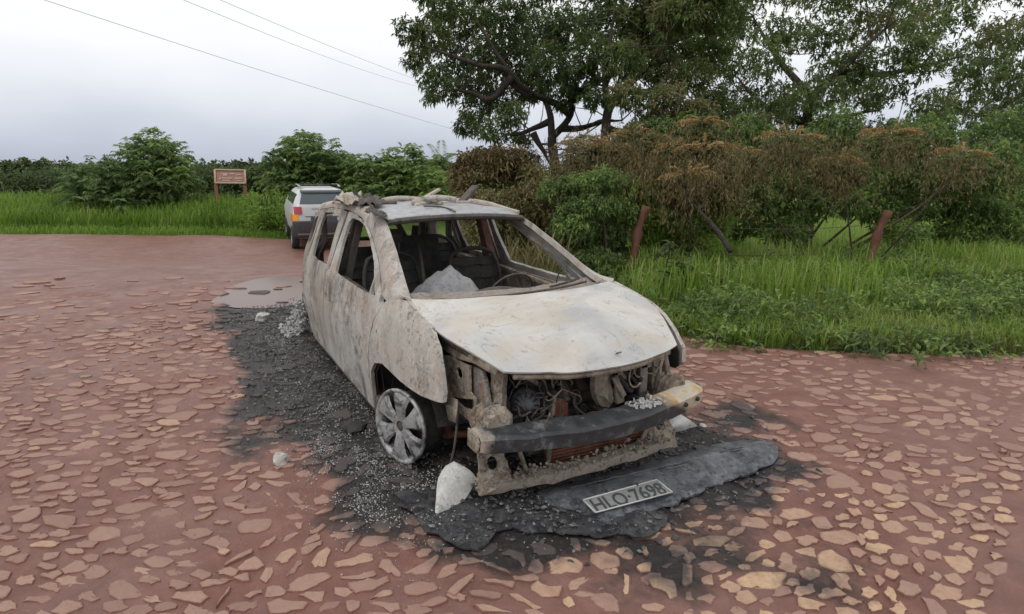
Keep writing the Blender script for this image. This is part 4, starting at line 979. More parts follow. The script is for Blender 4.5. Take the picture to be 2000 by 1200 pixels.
def shard(name, corners, ridge, label):
    """curved lamp shell: ridge line bulges outwards"""
    A = smooth_line(corners[0], 18, 1); B = smooth_line(ridge, 18, 1); C = smooth_line(corners[1], 18, 1); G = []
    for t_ in np.linspace(0, 1, 9):
        G.append(A*(1-t_)**2+B*2*t_*(1-t_)+C*t_**2 if True else A)
    G = np.array(G); V = wob(G.reshape(-1, 3), .004, 12)
    o = put(name, V, MB().grid(V.reshape(G.shape)).f, M_shard, None, solid=.006)
    return tag(o, label, 'lamp shard')
dd = 2.93
shard('headlamp_shard', ([at_depth(889, 902, dd+.03), at_depth(865, 915, dd+.02), at_depth(853, 945, dd-.02), at_z(852, 1003, .012)], [at_depth(893, 905, dd), at_depth(921, 920, dd-.01), at_depth(932, 936, dd), at_z(905, 982, .02), at_z(854, 1006, .008)]),
      [at_depth(888, 902, dd-.02), at_depth(874, 925, dd-.07), at_depth(862, 960, dd-.08), at_z(854, 1004, .015)], 'pale grey pointed headlamp shell leaning upright in the ash near the wheel')
o = shard('headlamp_shard', ([at_z(1289, 842, .02), at_z(1300, 824, .06), at_z(1322, 809, .10)], [at_z(1293, 848, .01), at_z(1330, 842, .02), at_z(1362, 832, .015)]),
      [at_z(1290, 838, .07), at_z(1320, 822, .13), at_z(1345, 816, .10)], 'pale flat lamp fragment lying under the tan end of the bumper beam')
M_chip = grain('pale_rubble', (.34, .32, .30), (.52, .50, .47), 40, .9, .6)
def chunk(name, px, py, r, label, cat, mat=None, squash=.6):
    c = at_z(px, py, 0); c[2] = float(ground_h(c[0], c[1]))
    bm = bmesh.new(); bmesh.ops.create_icosphere(bm, subdivisions=2, radius=1)
    V = np.array([v.co[:] for v in bm.verts]); F = [[v.index for v in f.verts] for f in bm.faces]; bm.free()
    V = V*(1+.45*vnoise(V+rng.uniform(0, 50, 3), 1.3, 3)[:, None])*np.array([r, r*rng.uniform(.6, 1), r*squash])+c+np.array([0, 0, r*squash*.7])
    return tag(put(name, V, F, mat or M_chip, None, smooth=False), label, cat)
chunk('rubble_chip', 548, 906, .045, 'small pale jagged chip lying on the red stones left of the wheel', 'rubble', squash=.8)
chunk('rubble_chip', 512, 626, .085, 'pale chip at the far edge of the scorched road behind the car', 'rubble')
chunk('rubble_chip', 1005, 955, .05, 'smooth grey lump of melted alloy beside the lower crossmember', 'rubble', M_greyash, .5)
chunk('rubble_chip', 1140, 872+38, .035, 'rounded pale pebble in the black ash below the bumper beam', 'rubble')
chunk('rubble_chip', 1372, 834, .022, 'tiny white chip on red earth past the beam end', 'rubble', M_shard)
chunk('charred_lump', 690, 838, .075, 'flat dark charred lump on the ash left of the front wheel', 'charred lump', M_black, .35)
chunk('charred_lump', 1120, 860+75, .06, 'charred crust lump between the bumper cover and crossmember', 'charred lump', M_sheet, .4)
# ash and char scattered over the burnt ground
def flakes(name, n, smin, smax, mat, cond, label, hmul=.5, seed=1, cat='ash'):
    rg = np.random.default_rng(seed); pts = []
    while sum(len(p) for p in pts) < n:
        m_ = min(4*n, 9000); x = rg.uniform(-5.5, 1.2, m_); y = rg.uniform(-1.9, 1.6, m_); pts.append(np.stack([x, y], 1)[cond(x, y, rg)])
    p = np.vstack(pts)[:n]; n = len(p)
    s = smin+(smax-smin)*rg.random(n)**2.5
    z = ground_h(p[:, 0], p[:, 1])+.004+np.where(inpoly(p[:, 0], p[:, 1], sh), .030, 0)
    a = rg.uniform(0, 6.28, n); V = np.zeros((n, 5, 3))
    for k in range(4):
        th = a+k*math.pi/2+rg.uniform(-.5, .5, n); rr = s*rg.uniform(.5, 1.2, n)*(1 if k % 2 else .7)
        V[:, k, 0] = p[:, 0]+rr*np.cos(th); V[:, k, 1] = p[:, 1]+rr*np.sin(th); V[:, k, 2] = z+s*rg.uniform(-.1, .35, n)*hmul
    V[:, 4, :2] = p+rg.normal(0, .2, (n, 2))*s[:, None]; V[:, 4, 2] = z+s*hmul*rg.uniform(.5, 1.1, n)+.002
    F = np.array([[0, 1, 4], [1, 2, 4], [2, 3, 4], [3, 0, 4]])[None]+5*np.arange(n)[:, None, None]
    return tag(put(name, V.reshape(-1, 3), F.reshape(-1, 3), mat, None, smooth=False), label, cat, kind='stuff')
def c_ash(x, y, rg):
    w = np.exp(-((x+.15)**2/.35+(y+1.0)**2/.05))*1.6+np.exp(-((x-.25)**2/.05+(y+.85)**2/.03))+.9*np.exp(-((x+2.75)**2/.25+(y+.92)**2/.03))*1.3+.35*np.exp(-((x+1.4)**2/.8+(y+1.05)**2/.03))+.30*np.exp(-((x-.55)**2/.05+(y-.1)**2/.3))+.30*np.exp(-((x+3.6)**2/.6+(y+1.0)**2/.06))+.004
    cl = np.array([mnoise.fractal(Vector((a*5, b*5, 2)), 1., 2., 4) for a, b in zip(x, y)])
    return (x > -4.1) & (rg.random(x.shape) < w*.8*np.clip(.45+1.6*cl, .02, 2))
def c_burn(x, y, rg): return (x > -4.1) & (rg.random(x.shape) < np.clip(1-np.minimum.reduce([np.hypot((x-cx)/rx, (y-cy)/ry) for cx, cy, rx, ry in ELL])*.85, 0, 1))
M_flake = grain('white_ash_flake', (.07, .07, .072), (.46, .455, .45), 45, .9, 0, c=(.22, .22, .218))
M_char = grain('char_flake', (.012, .012, .012), (.07, .068, .068), 60, .6, 0, c=(.028, .027, .028))
M_greyscrap = grain('grey_scrap', (.015, .015, .015), (.20, .20, .205), 30, .8, 0, c=(.06, .06, .062))
flakes('ash_debris', 9000, .001, .0075, M_flake, c_ash, 'pale ash flakes strewn over the scorched road around the car', .7, 3)
flakes('char_debris', 9000, .004, .026, M_char, c_burn, 'black charred crumbs covering the scorched road under the car', .7, 4, 'char')
flakes('grey_debris', 6000, .002, .020, M_greyscrap, c_burn, 'grey burnt scraps scattered through the black ash', .6, 5, 'burnt scraps')
def c_all(x, y, rg): return (rg.random(x.shape) < .9) & (np.hypot(x-CAM_O[0], y-CAM_O[1]) < 7)
flakes('road_grit', 3500, .0015, .008, grain('gritty_mud', (.10, .05, .04), (.34, .20, .15), 40, .9, 0), c_all, 'fine reddish grit and crumbs lying on the mud of the road', .6, 6, 'grit')
# heap of white melted alloy by the rear wheel
hp = MB()
for k in range(420):
    u = random.random(); c = np.array([-2.86+random.gauss(0, .10), -.775+random.gauss(0, .03)-.12*(1-u)**2, .010+.30*u**1.7])
    s_ = random.uniform(.008, .034)*(1.15-.6*u); hp.box(c, (s_, s_*random.uniform(.5, 1.4), s_*random.uniform(.5, 1.2)), rotm(*[random.random()*3 for _ in range(3)]))
tag(hp.build('ash_pile', M_flake, None, smooth=False), 'crumbly white ash heap against the rear wheel of the burnt car', 'ash heap', kind='stuff')
# ------------------------------------------------------------------ burnt remains lying on the roof
def roofpt(px, py, z): return at_z(px, py, z)
def stick(name, pts, w, mat, label, cat='burnt debris', rnd=False, h=None):
    mb = MB()
    if rnd: mb.tube(smooth_line(pts, 18), w, 7)
    else: mb.bar(pts, w, h or w*.5)
    return tag(mb.build(name, mat, None, bevel=0 if rnd else .003), label, cat)
M_pale = burnt('bleached_strip', (.46, .42, .36), (.34, .31, .27), (.08, .07, .06), (.34, .25, .18), .5, 8, (1, 1, 1), .8, .4, .4)
stick('charred_stick', [roofpt(820, 392, 1.285), at_depth(858, 370, 5.1)], .05, M_pale, 'short charred slat sticking up at the middle of the roof', h=.02)
stick('charred_stick', [roofpt(898, 398, 1.275), at_depth(929, 364, 4.95)], .07, M_dark, 'broad dark slat jutting up near the right end of the roof', h=.025)
stick('bleached_strip', [roofpt(863, 398, 1.285), roofpt(920, 396, 1.285)], .05, M_pale, 'pale flat strip lying along the roof between two dark slats', h=.03)
stick('burnt_hose', [roofpt(742, 394, 1.29), roofpt(768, 388, 1.315), roofpt(800, 388, 1.31), roofpt(838, 393, 1.29)], .022, M_pale, 'bent grey hose arched over the left half of the roof', rnd=True)
stick('burnt_hose', [roofpt(806, 397, 1.30), roofpt(830, 388, 1.33), roofpt(860, 386, 1.34), roofpt(890, 391, 1.32)], .022, M_rail, 'bowed grey hose behind the broad dark slat on the roof', rnd=True)
stick('burnt_hose', [roofpt(812, 402, 1.285), roofpt(845, 392, 1.31), roofpt(862, 398, 1.295)], .018, M_pale, 'short looped hose in front of the pale strip on the roof', rnd=True)
stick('roof_bar', [roofpt(925, 393, 1.30), roofpt(958, 399, 1.28), roofpt(985, 408, 1.25), roofpt(1012, 416, 1.225)], .045, M_pale, 'curved pale roof bar along the far edge of the roof', h=.03)
stick('burnt_wire', [roofpt(828, 403, 1.292), roofpt(858, 403, 1.285), roofpt(878, 408, 1.272), roofpt(889, 414, 1.262)], .006, M_dark, 'thin dark wire curling across the blue grey roof', rnd=True)
stick('burnt_hose', [roofpt(690, 398, 1.275), roofpt(735, 398, 1.285), roofpt(775, 397, 1.29)], .016, M_dark, 'straight dark tube lying at the left edge of the roof', rnd=True)
def crumple(name, quad, mat, label, amp, sc, nx_=22, ny_=10):
    a, b, c, d = [np.array(q) for q in quad]; G = np.array([[(a*(1-u)+b*u)*(1-v)+(d*(1-u)+c*u)*v for u in np.linspace(0, 1, nx_)] for v in np.linspace(0, 1, ny_)])
    V = G.reshape(-1, 3); ns = vnoise(V, sc, 4); n2 = vnoise(V+9, sc, 3)
    V = V+np.column_stack([n2*amp*.6, ns*amp*.5, np.abs(ns)*amp*1.3])
    return tag(put(name, V, MB().grid(G).f, mat, None, solid=.006, smooth=False), label, 'burnt debris')
crumple('crumpled_sheet', (roofpt(650, 400, 1.272), roofpt(705, 402, 1.285), roofpt(708, 388, 1.30), roofpt(655, 390, 1.285)), M_pale, 'crumpled pale sheet on the roof above the rear door', .065, 9)
crumple('crumpled_sheet', (roofpt(695, 402, 1.285), roofpt(745, 402, 1.285), roofpt(742, 391, 1.29), roofpt(694, 389, 1.30)), M_dark, 'crumpled dark sheet on the roof beside the bent hose', .07, 10)
crumple('crumpled_sheet', (roofpt(712, 415, 1.272), roofpt(752, 428, 1.235), roofpt(757, 424, 1.235), roofpt(726, 405, 1.285)), M_dark, 'flaky grey scraps in the roof gutter above the windscreen corner', .035, 14, 30, 8)
stick('charred_stick', [roofpt(660, 397, 1.29), at_depth(682, 378, 5.25), at_depth(700, 384, 5.2)], .05, M_rail, 'splintered grey slat poking up from the crumpled pale sheet', h=.02)
# ------------------------------------------------------------------ white patrol car on the road behind
PCO = on_ground(636, 16.4); head = math.radians(174.0)
PR = rotm(0, 0, head)
def pc_w(V): return np.asarray(V, float).reshape(-1, 3) @ PR.T+PCO
PCAR = thing('patrol_car', 'white estate car with dark rear bumper parked behind the burnt car', 'car', PCO)
M_white = grain('white_car_paint', (.48, .49, .51), (.56, .57, .585), 5, .28, 0, spec=.5)
M_bump = grain('dark_grey_bumper', (.045, .047, .052), (.075, .077, .083), 20, .5, .1)
t = NT('tinted_glass'); M_tint = t.done((.055, .075, .088), .08, 0, .6)
M_red = grain('red_tail_lens', (.34, .015, .03), (.46, .03, .05), 30, .18, 0, spec=.6)
M_orange = grain('orange_livery', (.75, .27, .01), (.85, .34, .02), 8, .35, 0)
M_pinkred = grain('red_livery', (.55, .06, .09), (.65, .09, .12), 8, .35, 0)
M_tyre = grain('tyre_rubber', (.02, .02, .02), (.045, .042, .04), 30, .85, .3)
M_steel = grain('rail_metal', (.30, .31, .32), (.45, .46, .47), 20, .35, 0, .7)
ZL = np.array([.34, .45, .75, .95, 1.18, 1.38, 1.53, 1.59, 1.625]); WL_ = np.array([.70, .76, .79, .79, .755, .68, .61, .55, .42])
XR = np.array([.10, .03, .0, .02, .06, .25, .41, .50, .62]); XF = np.array([4.0, 4.05, 4.05, 4.0, 3.3, 2.9, 2.4, 2.2, 2.0])
def rear_x(y, z, off=0.):
    w = np.interp(z, ZL, WL_); xr = np.interp(z, ZL, XR); r = .17; a = np.clip((abs(y)-(w-r))/r, 0, 1)
    return xr+r*(1-math.sqrt(max(0, 1-a*a)))-off
rings = []
zz_ = np.interp(np.linspace(0, 8, 25), range(9), ZL)
for z in zz_:
    w = np.interp(z, ZL, WL_); xf = np.interp(z, ZL, XF); R0 = []
    for y in np.sin(np.linspace(-math.pi/2, math.pi/2, 17))*w: R0.append((rear_x(y, z), y, z))
    R0 += [(xf*q+(1-q)*(np.interp(z, ZL, XR)+.17), w, z) for q in (.25, .5, .75, .94)]
    R0 += [(xf-.0, y, z) for y in np.linspace(w*.9, -w*.9, 5)]+[(xf*q+(1-q)*(np.interp(z, ZL, XR)+.17), -w, z) for q in (.94, .75, .5, .25)]
    R0.append(R0[0]); rings.append(R0)
G = np.array(rings); mb = MB().grid(G); n0 = len(G[0]); mb.f.append(tuple((len(G)-1)*n0+j for j in range(n0-1)))
mb.v = [tuple(q) for q in pc_w(mb.v)]; mb.f = [f[::-1] for f in mb.f]; mb.build('body', M_white, PCAR)
def patch(name, y0, y1, z0, z1, mat, off=.012, parent=PCAR, ny=9, nz=5, solid=.01, skew=0., label=None):
    G = np.array([[(rear_x(y, z, off), y, z) for y in np.linspace(y0+skew*(z-z0)*np.sign(y0 if abs(y0) > abs(y1) else 0), y1-skew*(z-z0)*np.sign(y1 if abs(y1) >= abs(y0) else 0), ny)] for z in np.linspace(z0, z1, nz)])
    o = put(name, pc_w(G), MB().grid(G).f, mat, parent, solid=solid)
    return o
bm_ = []
for z in (.36, .40, .55, .70, .78, .80):
    o_ = .05 if .38 < z < .79 else .0
    bm_.append([(rear_x(y*.96, z, o_), y*(1+o_*.6), z) for y in np.sin(np.linspace(-math.pi/2, math.pi/2, 19))*np.interp(z, ZL, WL_)])
G = np.array(bm_); BP = put('rear_bumper', pc_w(G), MB().grid(G).f, M_bump, PCAR, solid=.02)
patch('bumper_trim', -.70, .70, .44, .48, M_steel, .062, BP, 15, 3)
patch('tailgate_step', -.34, .34, .78, .90, M_bump, .02)
patch('rear_window', -.60, .60, 1.235, 1.50, M_tint, .010, skew=.30)
patch('roof_spoiler', -.55, .55, 1.525, 1.575, M_bump, .07)
TLs = [patch('tail_light', .56, .752, .98, 1.17, M_red, .016), patch('tail_light', -.752, -.56, .98, 1.17, M_red, .016)]
patch('number_plate', -.22, .22, .93, 1.02, M_plate, .012)
patch('badge_strip', -.42, .30, 1.10, 1.135, grain('grey_lettering', (.30, .31, .33), (.40, .41, .43), 60, .5, 0), .006, solid=.004, ny=6, nz=2)
patch('hatch_crease', -.50, .48, .905, .925, M_bump, .004, solid=.004, ny=6, nz=2)
for s in (-1, 1):
    fl_ = []
    for z in (.80, .88, .97):
        w = np.interp(z, ZL, WL_); fl_.append([(rear_x(s*y, z, .006), s*(y+.004), z) for y in (w-.14, w-.09, w-.04, w-.01)]+[(np.interp(z, ZL, XR)+.17+d_, s*(w+.006), z) for d_ in (0.05, .3, .6)])
    G = np.array(fl_); lv = put('livery_panel', pc_w(G), MB().grid(G).f, M_orange, PCAR, solid=.006)
    G2 = G.copy(); G2[:, :, 2] = np.array([.775, .79, .805])[:, None]; G2[:, :, 1] += s*.003; put('livery_stripe', pc_w(G2), MB().grid(G2).f, M_pinkred, lv, solid=.006)
    MB().bar(pc_w([(.55, s*.52, 1.665), (1.3, s*.55, 1.70), (2.1, s*.52, 1.68)]), .05, .03).build('roof_rail', M_steel, PCAR, bevel=.008)
    MB().grid([pc_w([(x, s*(np.interp(z, ZL, WL_)+.004), z) for x in (.45, .9, 1.3, 1.8, 2.3, 2.7)]) for z in (1.22, 1.36, 1.48)]).build('side_window', M_tint, PCAR, solid=.006)
    for xw in (.75, 3.2):
        c = pc_w([(xw, s*.72, .31)])[0]; axw = PR @ np.array([0, s, 0.])
        TY = MB().lathe([(.20, -.10), (.30, -.10), (.315, -.06), (.315, .06), (.30, .09), (.20, .09)], c, axw, 26).build('tyre', M_tyre, PCAR)
        MB().lathe([(0, .05), (.08, .06), (.19, .07), (.205, .09)], c, axw, 20).build('wheel_rim', M_steel, TY)
MB().bar(pc_w([(1.0, -.52, 1.70), (1.0, .52, 1.70)]), .04, .03).build('roof_crossbar', M_bump, PCAR)
# ------------------------------------------------------------------ brown information sign
M_wood = grain('reddish_wood', (.17, .075, .04), (.30, .145, .085), 12, .85, .4, stretch=(1, 1, .25))
M_board = grain('faded_brown_board', (.33, .165, .125), (.42, .225, .175), 4, .7, .1)
M_frame = grain('pale_board_frame', (.50, .38, .29), (.60, .47, .37), 9, .75, .2)
sd_ = 23.5
SG = thing('information_sign', 'brown wooden information board on two posts in the grass', 'sign', on_ground(449, sd_))
def sp_(px, py, d=sd_): return at_depth(px, py, d)
for a, b in (((420, 331), (425, 415)), ((476, 333), (482, 412))): MB().bar([sp_(*b)-np.array([0, 0, .25]), sp_(*a)], .13, .11, (1, 0, 0)).build('post', M_wood, SG, bevel=.01)
q = [sp_(420, 331.5, sd_-.1), sp_(478.5, 332.5, sd_-.1), sp_(480, 358, sd_-.1), sp_(421, 357, sd_-.1)]
nrm = -FH; nrm = np.array([nrm[0], nrm[1], 0])
BD = MB().prism(q, nrm*-.05).build('board', M_board, SG, bevel=.005)
for i in range(4): MB().bar([q[i]+nrm*.02, q[(i+1) % 4]+nrm*.02], .06, .05).build('frame', M_frame, BD, bevel=.004)
M_sgtxt = grain('faded_white_paint', (.50, .42, .38), (.62, .55, .50), 20, .7, 0)
ln = MB()
for x0, x1, y_, h_ in ((436, 444, 341, 5), (448, 458, 340, 1.6), (461, 471, 341.5, 1.6), (428, 431, 349, 4), (433, 452, 348, 2.2), (434, 449, 352.5, 1.8), (459, 473, 348.5, 2.6), (462, 472, 353, 1.5)):
    ln.bar([sp_(x0, y_, sd_-.13), sp_(x1, y_, sd_-.13)], .004, h_*sd_/FPX)
tag(ln.build('painted_lettering', M_sgtxt, BD, smooth=False), kind='stuff')
# ------------------------------------------------------------------ fence posts, wire, power cables
M_post = grain('red_stained_post', (.105, .04, .027), (.19, .085, .055), 14, .9, .7, stretch=(1, 1, .3), dist=.012)
def fpost(px, d, htop, lean, label):
    b = on_ground(px, d); R3 = np.array([CR[0], CR[1], 0]); pts = [b-np.array([0, 0, .3]), b+np.array([0, 0, .30])+R3*lean*.2, b+np.array([0, 0, .33])+R3*lean*.34, b+np.array([0, 0, htop*.75])+R3*lean*.62, b+np.array([0, 0, htop])+R3*lean]
    P = resample(pts, 16); r = .058+.012*np.sin(np.arange(16)*1.3); r[:4] = .085
    r[12] *= .75
    V = MB().tube(P, list(r), 9); V.v = [tuple(v) for v in wob(np.array(V.v), .014, 7)]
    return tag(V.build('fence_post', M_post, None), label, 'fence post', 'old wooden fence posts beside the road'), P
_, A_ = fpost(1226, 8.1, 1.07, .20, 'leaning red brown fence post behind the left side of the bonnet')
_, B_ = fpost(1690, 8.6, 1.02, .22, 'leaning red brown fence post alone in the grass at the far right')
M_wire = grain('rusty_wire', (.07, .05, .04), (.12, .09, .07), 30, .8, 0)
for f_, nm in ((.62, 'upper'), (.38, 'lower')):
    a = A_[int(15*(f_+.25))]; b = B_[int(15*(f_+.25))]
    P = [a*(1-u)+b*u-np.array([0, 0, .10*4*u*(1-u)]) for u in np.linspace(0, 1, 14)]
    tag(MB().tube(P, .004, 5).build('fence_wire', M_wire, None), nm+' rusty wire strung between the two fence posts', 'wire')
M_cable = grain('power_cable', (.34, .35, .37), (.42, .43, .45), 30, .6, 0)
for (p0, p1), lab in ((((462, 2), (768, 127)), 'highest power cable crossing the pale sky'), (((435, 20), (700, 122)), 'middle power cable crossing the pale sky'), (((415, 96), (882, 240)), 'lowest power cable crossing the grey sky above the bush')):
    u0 = np.array(p0, float); u1 = np.array(p1, float); d_ = u1-u0
    A0, B0 = u0-d_*1.2, u1+d_*.5
    a = at_depth(A0[0], A0[1], 16); b = at_depth(B0[0], B0[1], 60)
    pts = []
    for tt in np.linspace(0, 1, 24):
        p = a*(1-tt)+b*tt; pts.append(p-np.array([0, 0, 1.1*4*tt*(1-tt)*.35]))
    tag(MB().tube(pts, .009, 5).build('power_cable', M_cable, None), lab, 'power cable', 'power cables across the sky')
# ------------------------------------------------------------------ vegetation
def leaf_mat(name, stops, trans=.35, rough=.5):
    t = NT(name); a = t.attr('tint'); v = t.pos()
    col = t.ramp(a, stops); col = t.mix(t.ramp(t.noise(v, 30, 3, .6), [(.4, 0.), (.7, .35)]), col, tuple(c*.6 for c in stops[0][1]))
    t.done(col, rough, 0, .35)
    tr = t.n('ShaderNodeBsdfTranslucent'); t.l(col, tr.inputs[0])
    mx_ = t.n('ShaderNodeMixShader'); mx_.inputs[0].default_value = trans
    t.l(t.b.outputs[0], mx_.inputs[1]); t.l(tr.outputs[0], mx_.inputs[2]); t.l(mx_.outputs[0], t.out.inputs[0])
    return t.m
M_tree = leaf_mat('tree_leaf', [(0, (.060, .082, .036)), (.35, (.115, .165, .058)), (.6, (.165, .235, .072)), (.8, (.21, .27, .088)), (1., (.25, .21, .115))], .5)
M_bush = leaf_mat('bush_leaf', [(0, (.080, .115, .048)), (.5, (.165, .25, .082)), (.85, (.25, .36, .10)), (1., (.31, .42, .115))], .45)
M_dbush = leaf_mat('dark_bush_leaf', [(0, (.035, .052, .022)), (.5, (.088, .13, .05)), (.85, (.135, .185, .062)), (1., (.17, .20, .075))], .42)
M_brown = leaf_mat('brown_leaf', [(0, (.085, .068, .030)), (.4, (.19, .145, .066)), (.65, (.25, .21, .09)), (.85, (.15, .18, .062)), (1., (.12, .17, .055))], .35)
M_gold = leaf_mat('golden_spray', [(0, (.34, .21, .085)), (.5, (.50, .35, .155)), (1., (.62, .48, .25))], .3)
M_grass = leaf_mat('grass_blade', [(0, (.11, .19, .030)), (.5, (.20, .33, .048)), (.85, (.28, .43, .070)), (1., (.38, .43, .14))], .5)
M_dry = leaf_mat('dry_grass_blade', [(0, (.07, .075, .022)), (.5, (.15, .14, .05)), (1., (.33, .29, .15))], .35)
M_bark = grain('dark_bark', (.022, .018, .015), (.065, .052, .042), 18, .95, .8, stretch=(1, 1, .3), dist=.02)
M_bark2 = grain('brown_bark', (.05, .035, .025), (.12, .085, .06), 16, .95, .8, stretch=(1, 1, .3), dist=.015)
def nrmz(a): return a/(np.linalg.norm(a, axis=-1, keepdims=True)+1e-9)
def leaf_arrays(base, dirs, length, width, tint, fold=.25, droop=.25, rg=rng):
    """one folded pointed leaf per base point: 5 vertices, 4 triangles"""
    n = len(base); up = np.tile([0, 0, 1.], (n, 1)); d = nrmz(dirs)
    side = nrmz(np.cross(d, up)+rg.normal(0, .45, (n, 3))); side = nrmz(side-d*np.sum(side*d, 1, keepdims=True)); nn = np.cross(side, d)
    L = np.broadcast_to(length, (n,))[:, None]; W = np.broadcast_to(width, (n,))[:, None]
    mid = base+d*L*.45-np.array([0, 0, 1.])*L*droop*.15
    tip = base+d*L-np.array([0, 0, 1.])*L*droop
    V = np.stack([base, mid+side*W*.5+nn*W*fold, tip, mid-side*W*.5+nn*W*fold, mid], 1)
    F = np.array([[0, 1, 4], [1, 2, 4], [2, 3, 4], [3, 0, 4]])[None]+5*np.arange(n)[:, None, None]
    return V.reshape(-1, 3), F.reshape(-1, 3), np.repeat(np.broadcast_to(tint, (n,)), 5)
class Leaves:
    def __init__(s): s.V = []; s.F = []; s.T = []; s.n = 0
    def add(s, V, F, T): s.V.append(V); s.F.append(F+s.n); s.T.append(T); s.n += len(V)
    def build(s, name, mat, parent=None, **k):
        return put(name, np.vstack(s.V), np.vstack(s.F), mat, parent, smooth=False, attrs={'tint': np.concatenate(s.T)}, **k)
def sprig_cloud(L, blobs, n, size, wid, tint0=.5, tvar=.2, k=7, shell=.55, pinnate=0, droop=.3, rg=rng, up=.2):
    """n sprigs spread through ellipsoid blobs (centre, radii); each sprig carries k leaves"""
    w = np.array([b[1][0]*b[1][1]*b[1][2] for b in blobs])**.67; w /= w.sum()
    which = rg.choice(len(blobs), n, p=w)
    C = np.array([b[0] for b in blobs])[which]+0.; R3 = np.array([b[1] for b in blobs])[which]
    bt = np.array([b[2] if len(b) > 2 else 0. for b in blobs])[which]
    d = nrmz(rg.normal(0, 1, (n, 3))); r = (shell+(1-shell)*rg.random(n)**.6)*rg.uniform(.75, 1.15, n)
    r = np.where(rg.random(n) < .3, rg.random(n)**.4, r)
    base = C+d*R3*r[:, None]
    ax = nrmz(d*np.array([1, 1, .6])+np.array([0, 0, up])+rg.normal(0, .45, (n, 3)))
    clump = np.array([mnoise.noise(Vector(p)*(.9/max(.3, float(R3[0].mean())))+Vector((3, 1, 7))) for p in base])
    tint = np.clip(tint0+bt+clump*.35+rg.normal(0, tvar*.5, n), 0, 1)
    B = []; D = []; T = []
    for j in range(k):
        if pinnate:
            f_ = (j//2+1)/(k/2+.5); s_ = 1 if j % 2 else -1
            sd = nrmz(np.cross(ax, [0, 0, 1.])+1e-6)
            B.append(base+ax*(pinnate*f_)-np.array([0, 0, 1])*(pinnate*.35*f_*f_)); D.append(sd*s_+ax*.45-np.array([0, 0, .25]))
        else:
            B.append(base+rg.normal(0, size*.25, (n, 3))); D.append(ax*.6+rg.normal(0, .8, (n, 3))-np.array([0, 0, droop*.6]))
        T.append(np.clip(tint+rg.normal(0, tvar*.4, n), 0, 1))
    B, D, T = np.vstack(B), np.vstack(D), np.concatenate(T)
    L.add(*leaf_arrays(B, D, size*rg.uniform(.7, 1.25, len(B)), wid*rg.uniform(.75, 1.2, len(B)), T, droop=droop, rg=rg))
def scr_blob(px, py, d, rx, ry, rd=None, t=0.):
    """ellipsoid seen at (px,py) at depth d with half sizes rx, ry in photo pixels"""
    c = at_depth(px, py, d); a = rx*d/FPX; b = ry*d/FPX; return (c, np.array([a, rd or a, b]), t)
def limb(mb, pts, r0, r1, n=7):
    P = smooth_line(pts, max(6, len(pts)*4), 2); mb.tube(wob(P, min(.03, r0*.4), 1.5), list(np.linspace(r0, r1, len(P))), n, cap=True); return P
def twigs(mb, P, count, length, r, rg, lean=(0, 0, .3)):
    ends = []
    for _ in range(count):
        i = rg.integers(len(P)//3, len(P)); d = nrmz(rg.normal(0, 1, 3)+np.array(lean)); l_ = length*rg.uniform(.5, 1.2)
        q = [P[i], P[i]+d*l_*.5+rg.normal(0, .08, 3)*l_, P[i]+d*l_+rg.normal(0, .15, 3)*l_]
        mb.tube(smooth_line(q, 6, 1), list(np.linspace(r, r*.35, 6)), 4); ends.append(q[-1])
    return ends
# ---- the big tree above the car
rg = np.random.default_rng(11)
def tree_at(name, base_px, d, limbs, label, trunk_r, blobs, nspr, size, wid, mat, extra=(), tint0=.38, k=7, pinn=0, twn=7, par_r=None, bark=M_bark, group=None):
    b = on_ground(base_px, d)
    T_ = thing(name, label, 'tree', b, group)
    tr = MB(); P0 = [b-np.array([0, 0, .3]), at_depth(*limbs[0][0], d)] if len(limbs[0]) == 1 else [b-np.array([0, 0, .3])]+[at_depth(px, py, d+(dd or 0)) for px, py, dd in limbs[0]]
    limb(tr, P0, trunk_r, trunk_r*.72, 10); tr.build('trunk', bark, T_)
    for pts in limbs[1:]:
        br = MB(); P = limb(br, [at_depth(px, py, d+dd) for px, py, dd in pts], trunk_r*.62, trunk_r*.14, 7)
        twigs(br, P, twn, 1.1, trunk_r*.12, rg); br.build('branch', bark, T_)
    L = Leaves(); sprig_cloud(L, blobs, nspr, size, wid, tint0, .3, k, .3, pinn, .35, rg)
    L.build('crown', mat, T_)
    return T_
D1 = 13.2
blob = []
def B(px, py, rx, ry, dd=0, t=0.): blob.append(scr_blob(px, py, D1+dd, rx, ry, None, t))
for a in [(800, 60, 34, 28), (812, 110, 30, 30), (845, 70, 42, 40), (850, 150, 34, 34), (842, 190, 18, 14), (880, 178, 24, 24), (895, 110, 44, 46), (862, 15, 40, 30), (905, 30, 52, 50), (930, 215, 34, 34), (925, 165, 34, 36), (915, 245, 26, 22), (955, 110, 46, 50), (960, 255, 34, 26), (975, 190, 38, 40), (985, 40, 54, 56), (1000, 225, 34, 26), (1010, 120, 44, 44), (1035, 175, 36, 30), (1050, 60, 56, 56), (1075, 130, 50, 44), (1100, 190, 36, 26), (1110, 60, 56, 56), (1130, 150, 42, 36), (1160, 100, 50, 46), (1180, 40, 56, 50), (1165, 190, 34, 24), (1010, 270, 30, 16), (835, -30, 50, 36), (940, -40, 60, 40), (1060, -40, 70, 44), (1180, -40, 70, 44)]:
    B(*a, dd=float(rg.uniform(-1.6, 1.6)), t=float(rg.uniform(-.1, .12)))
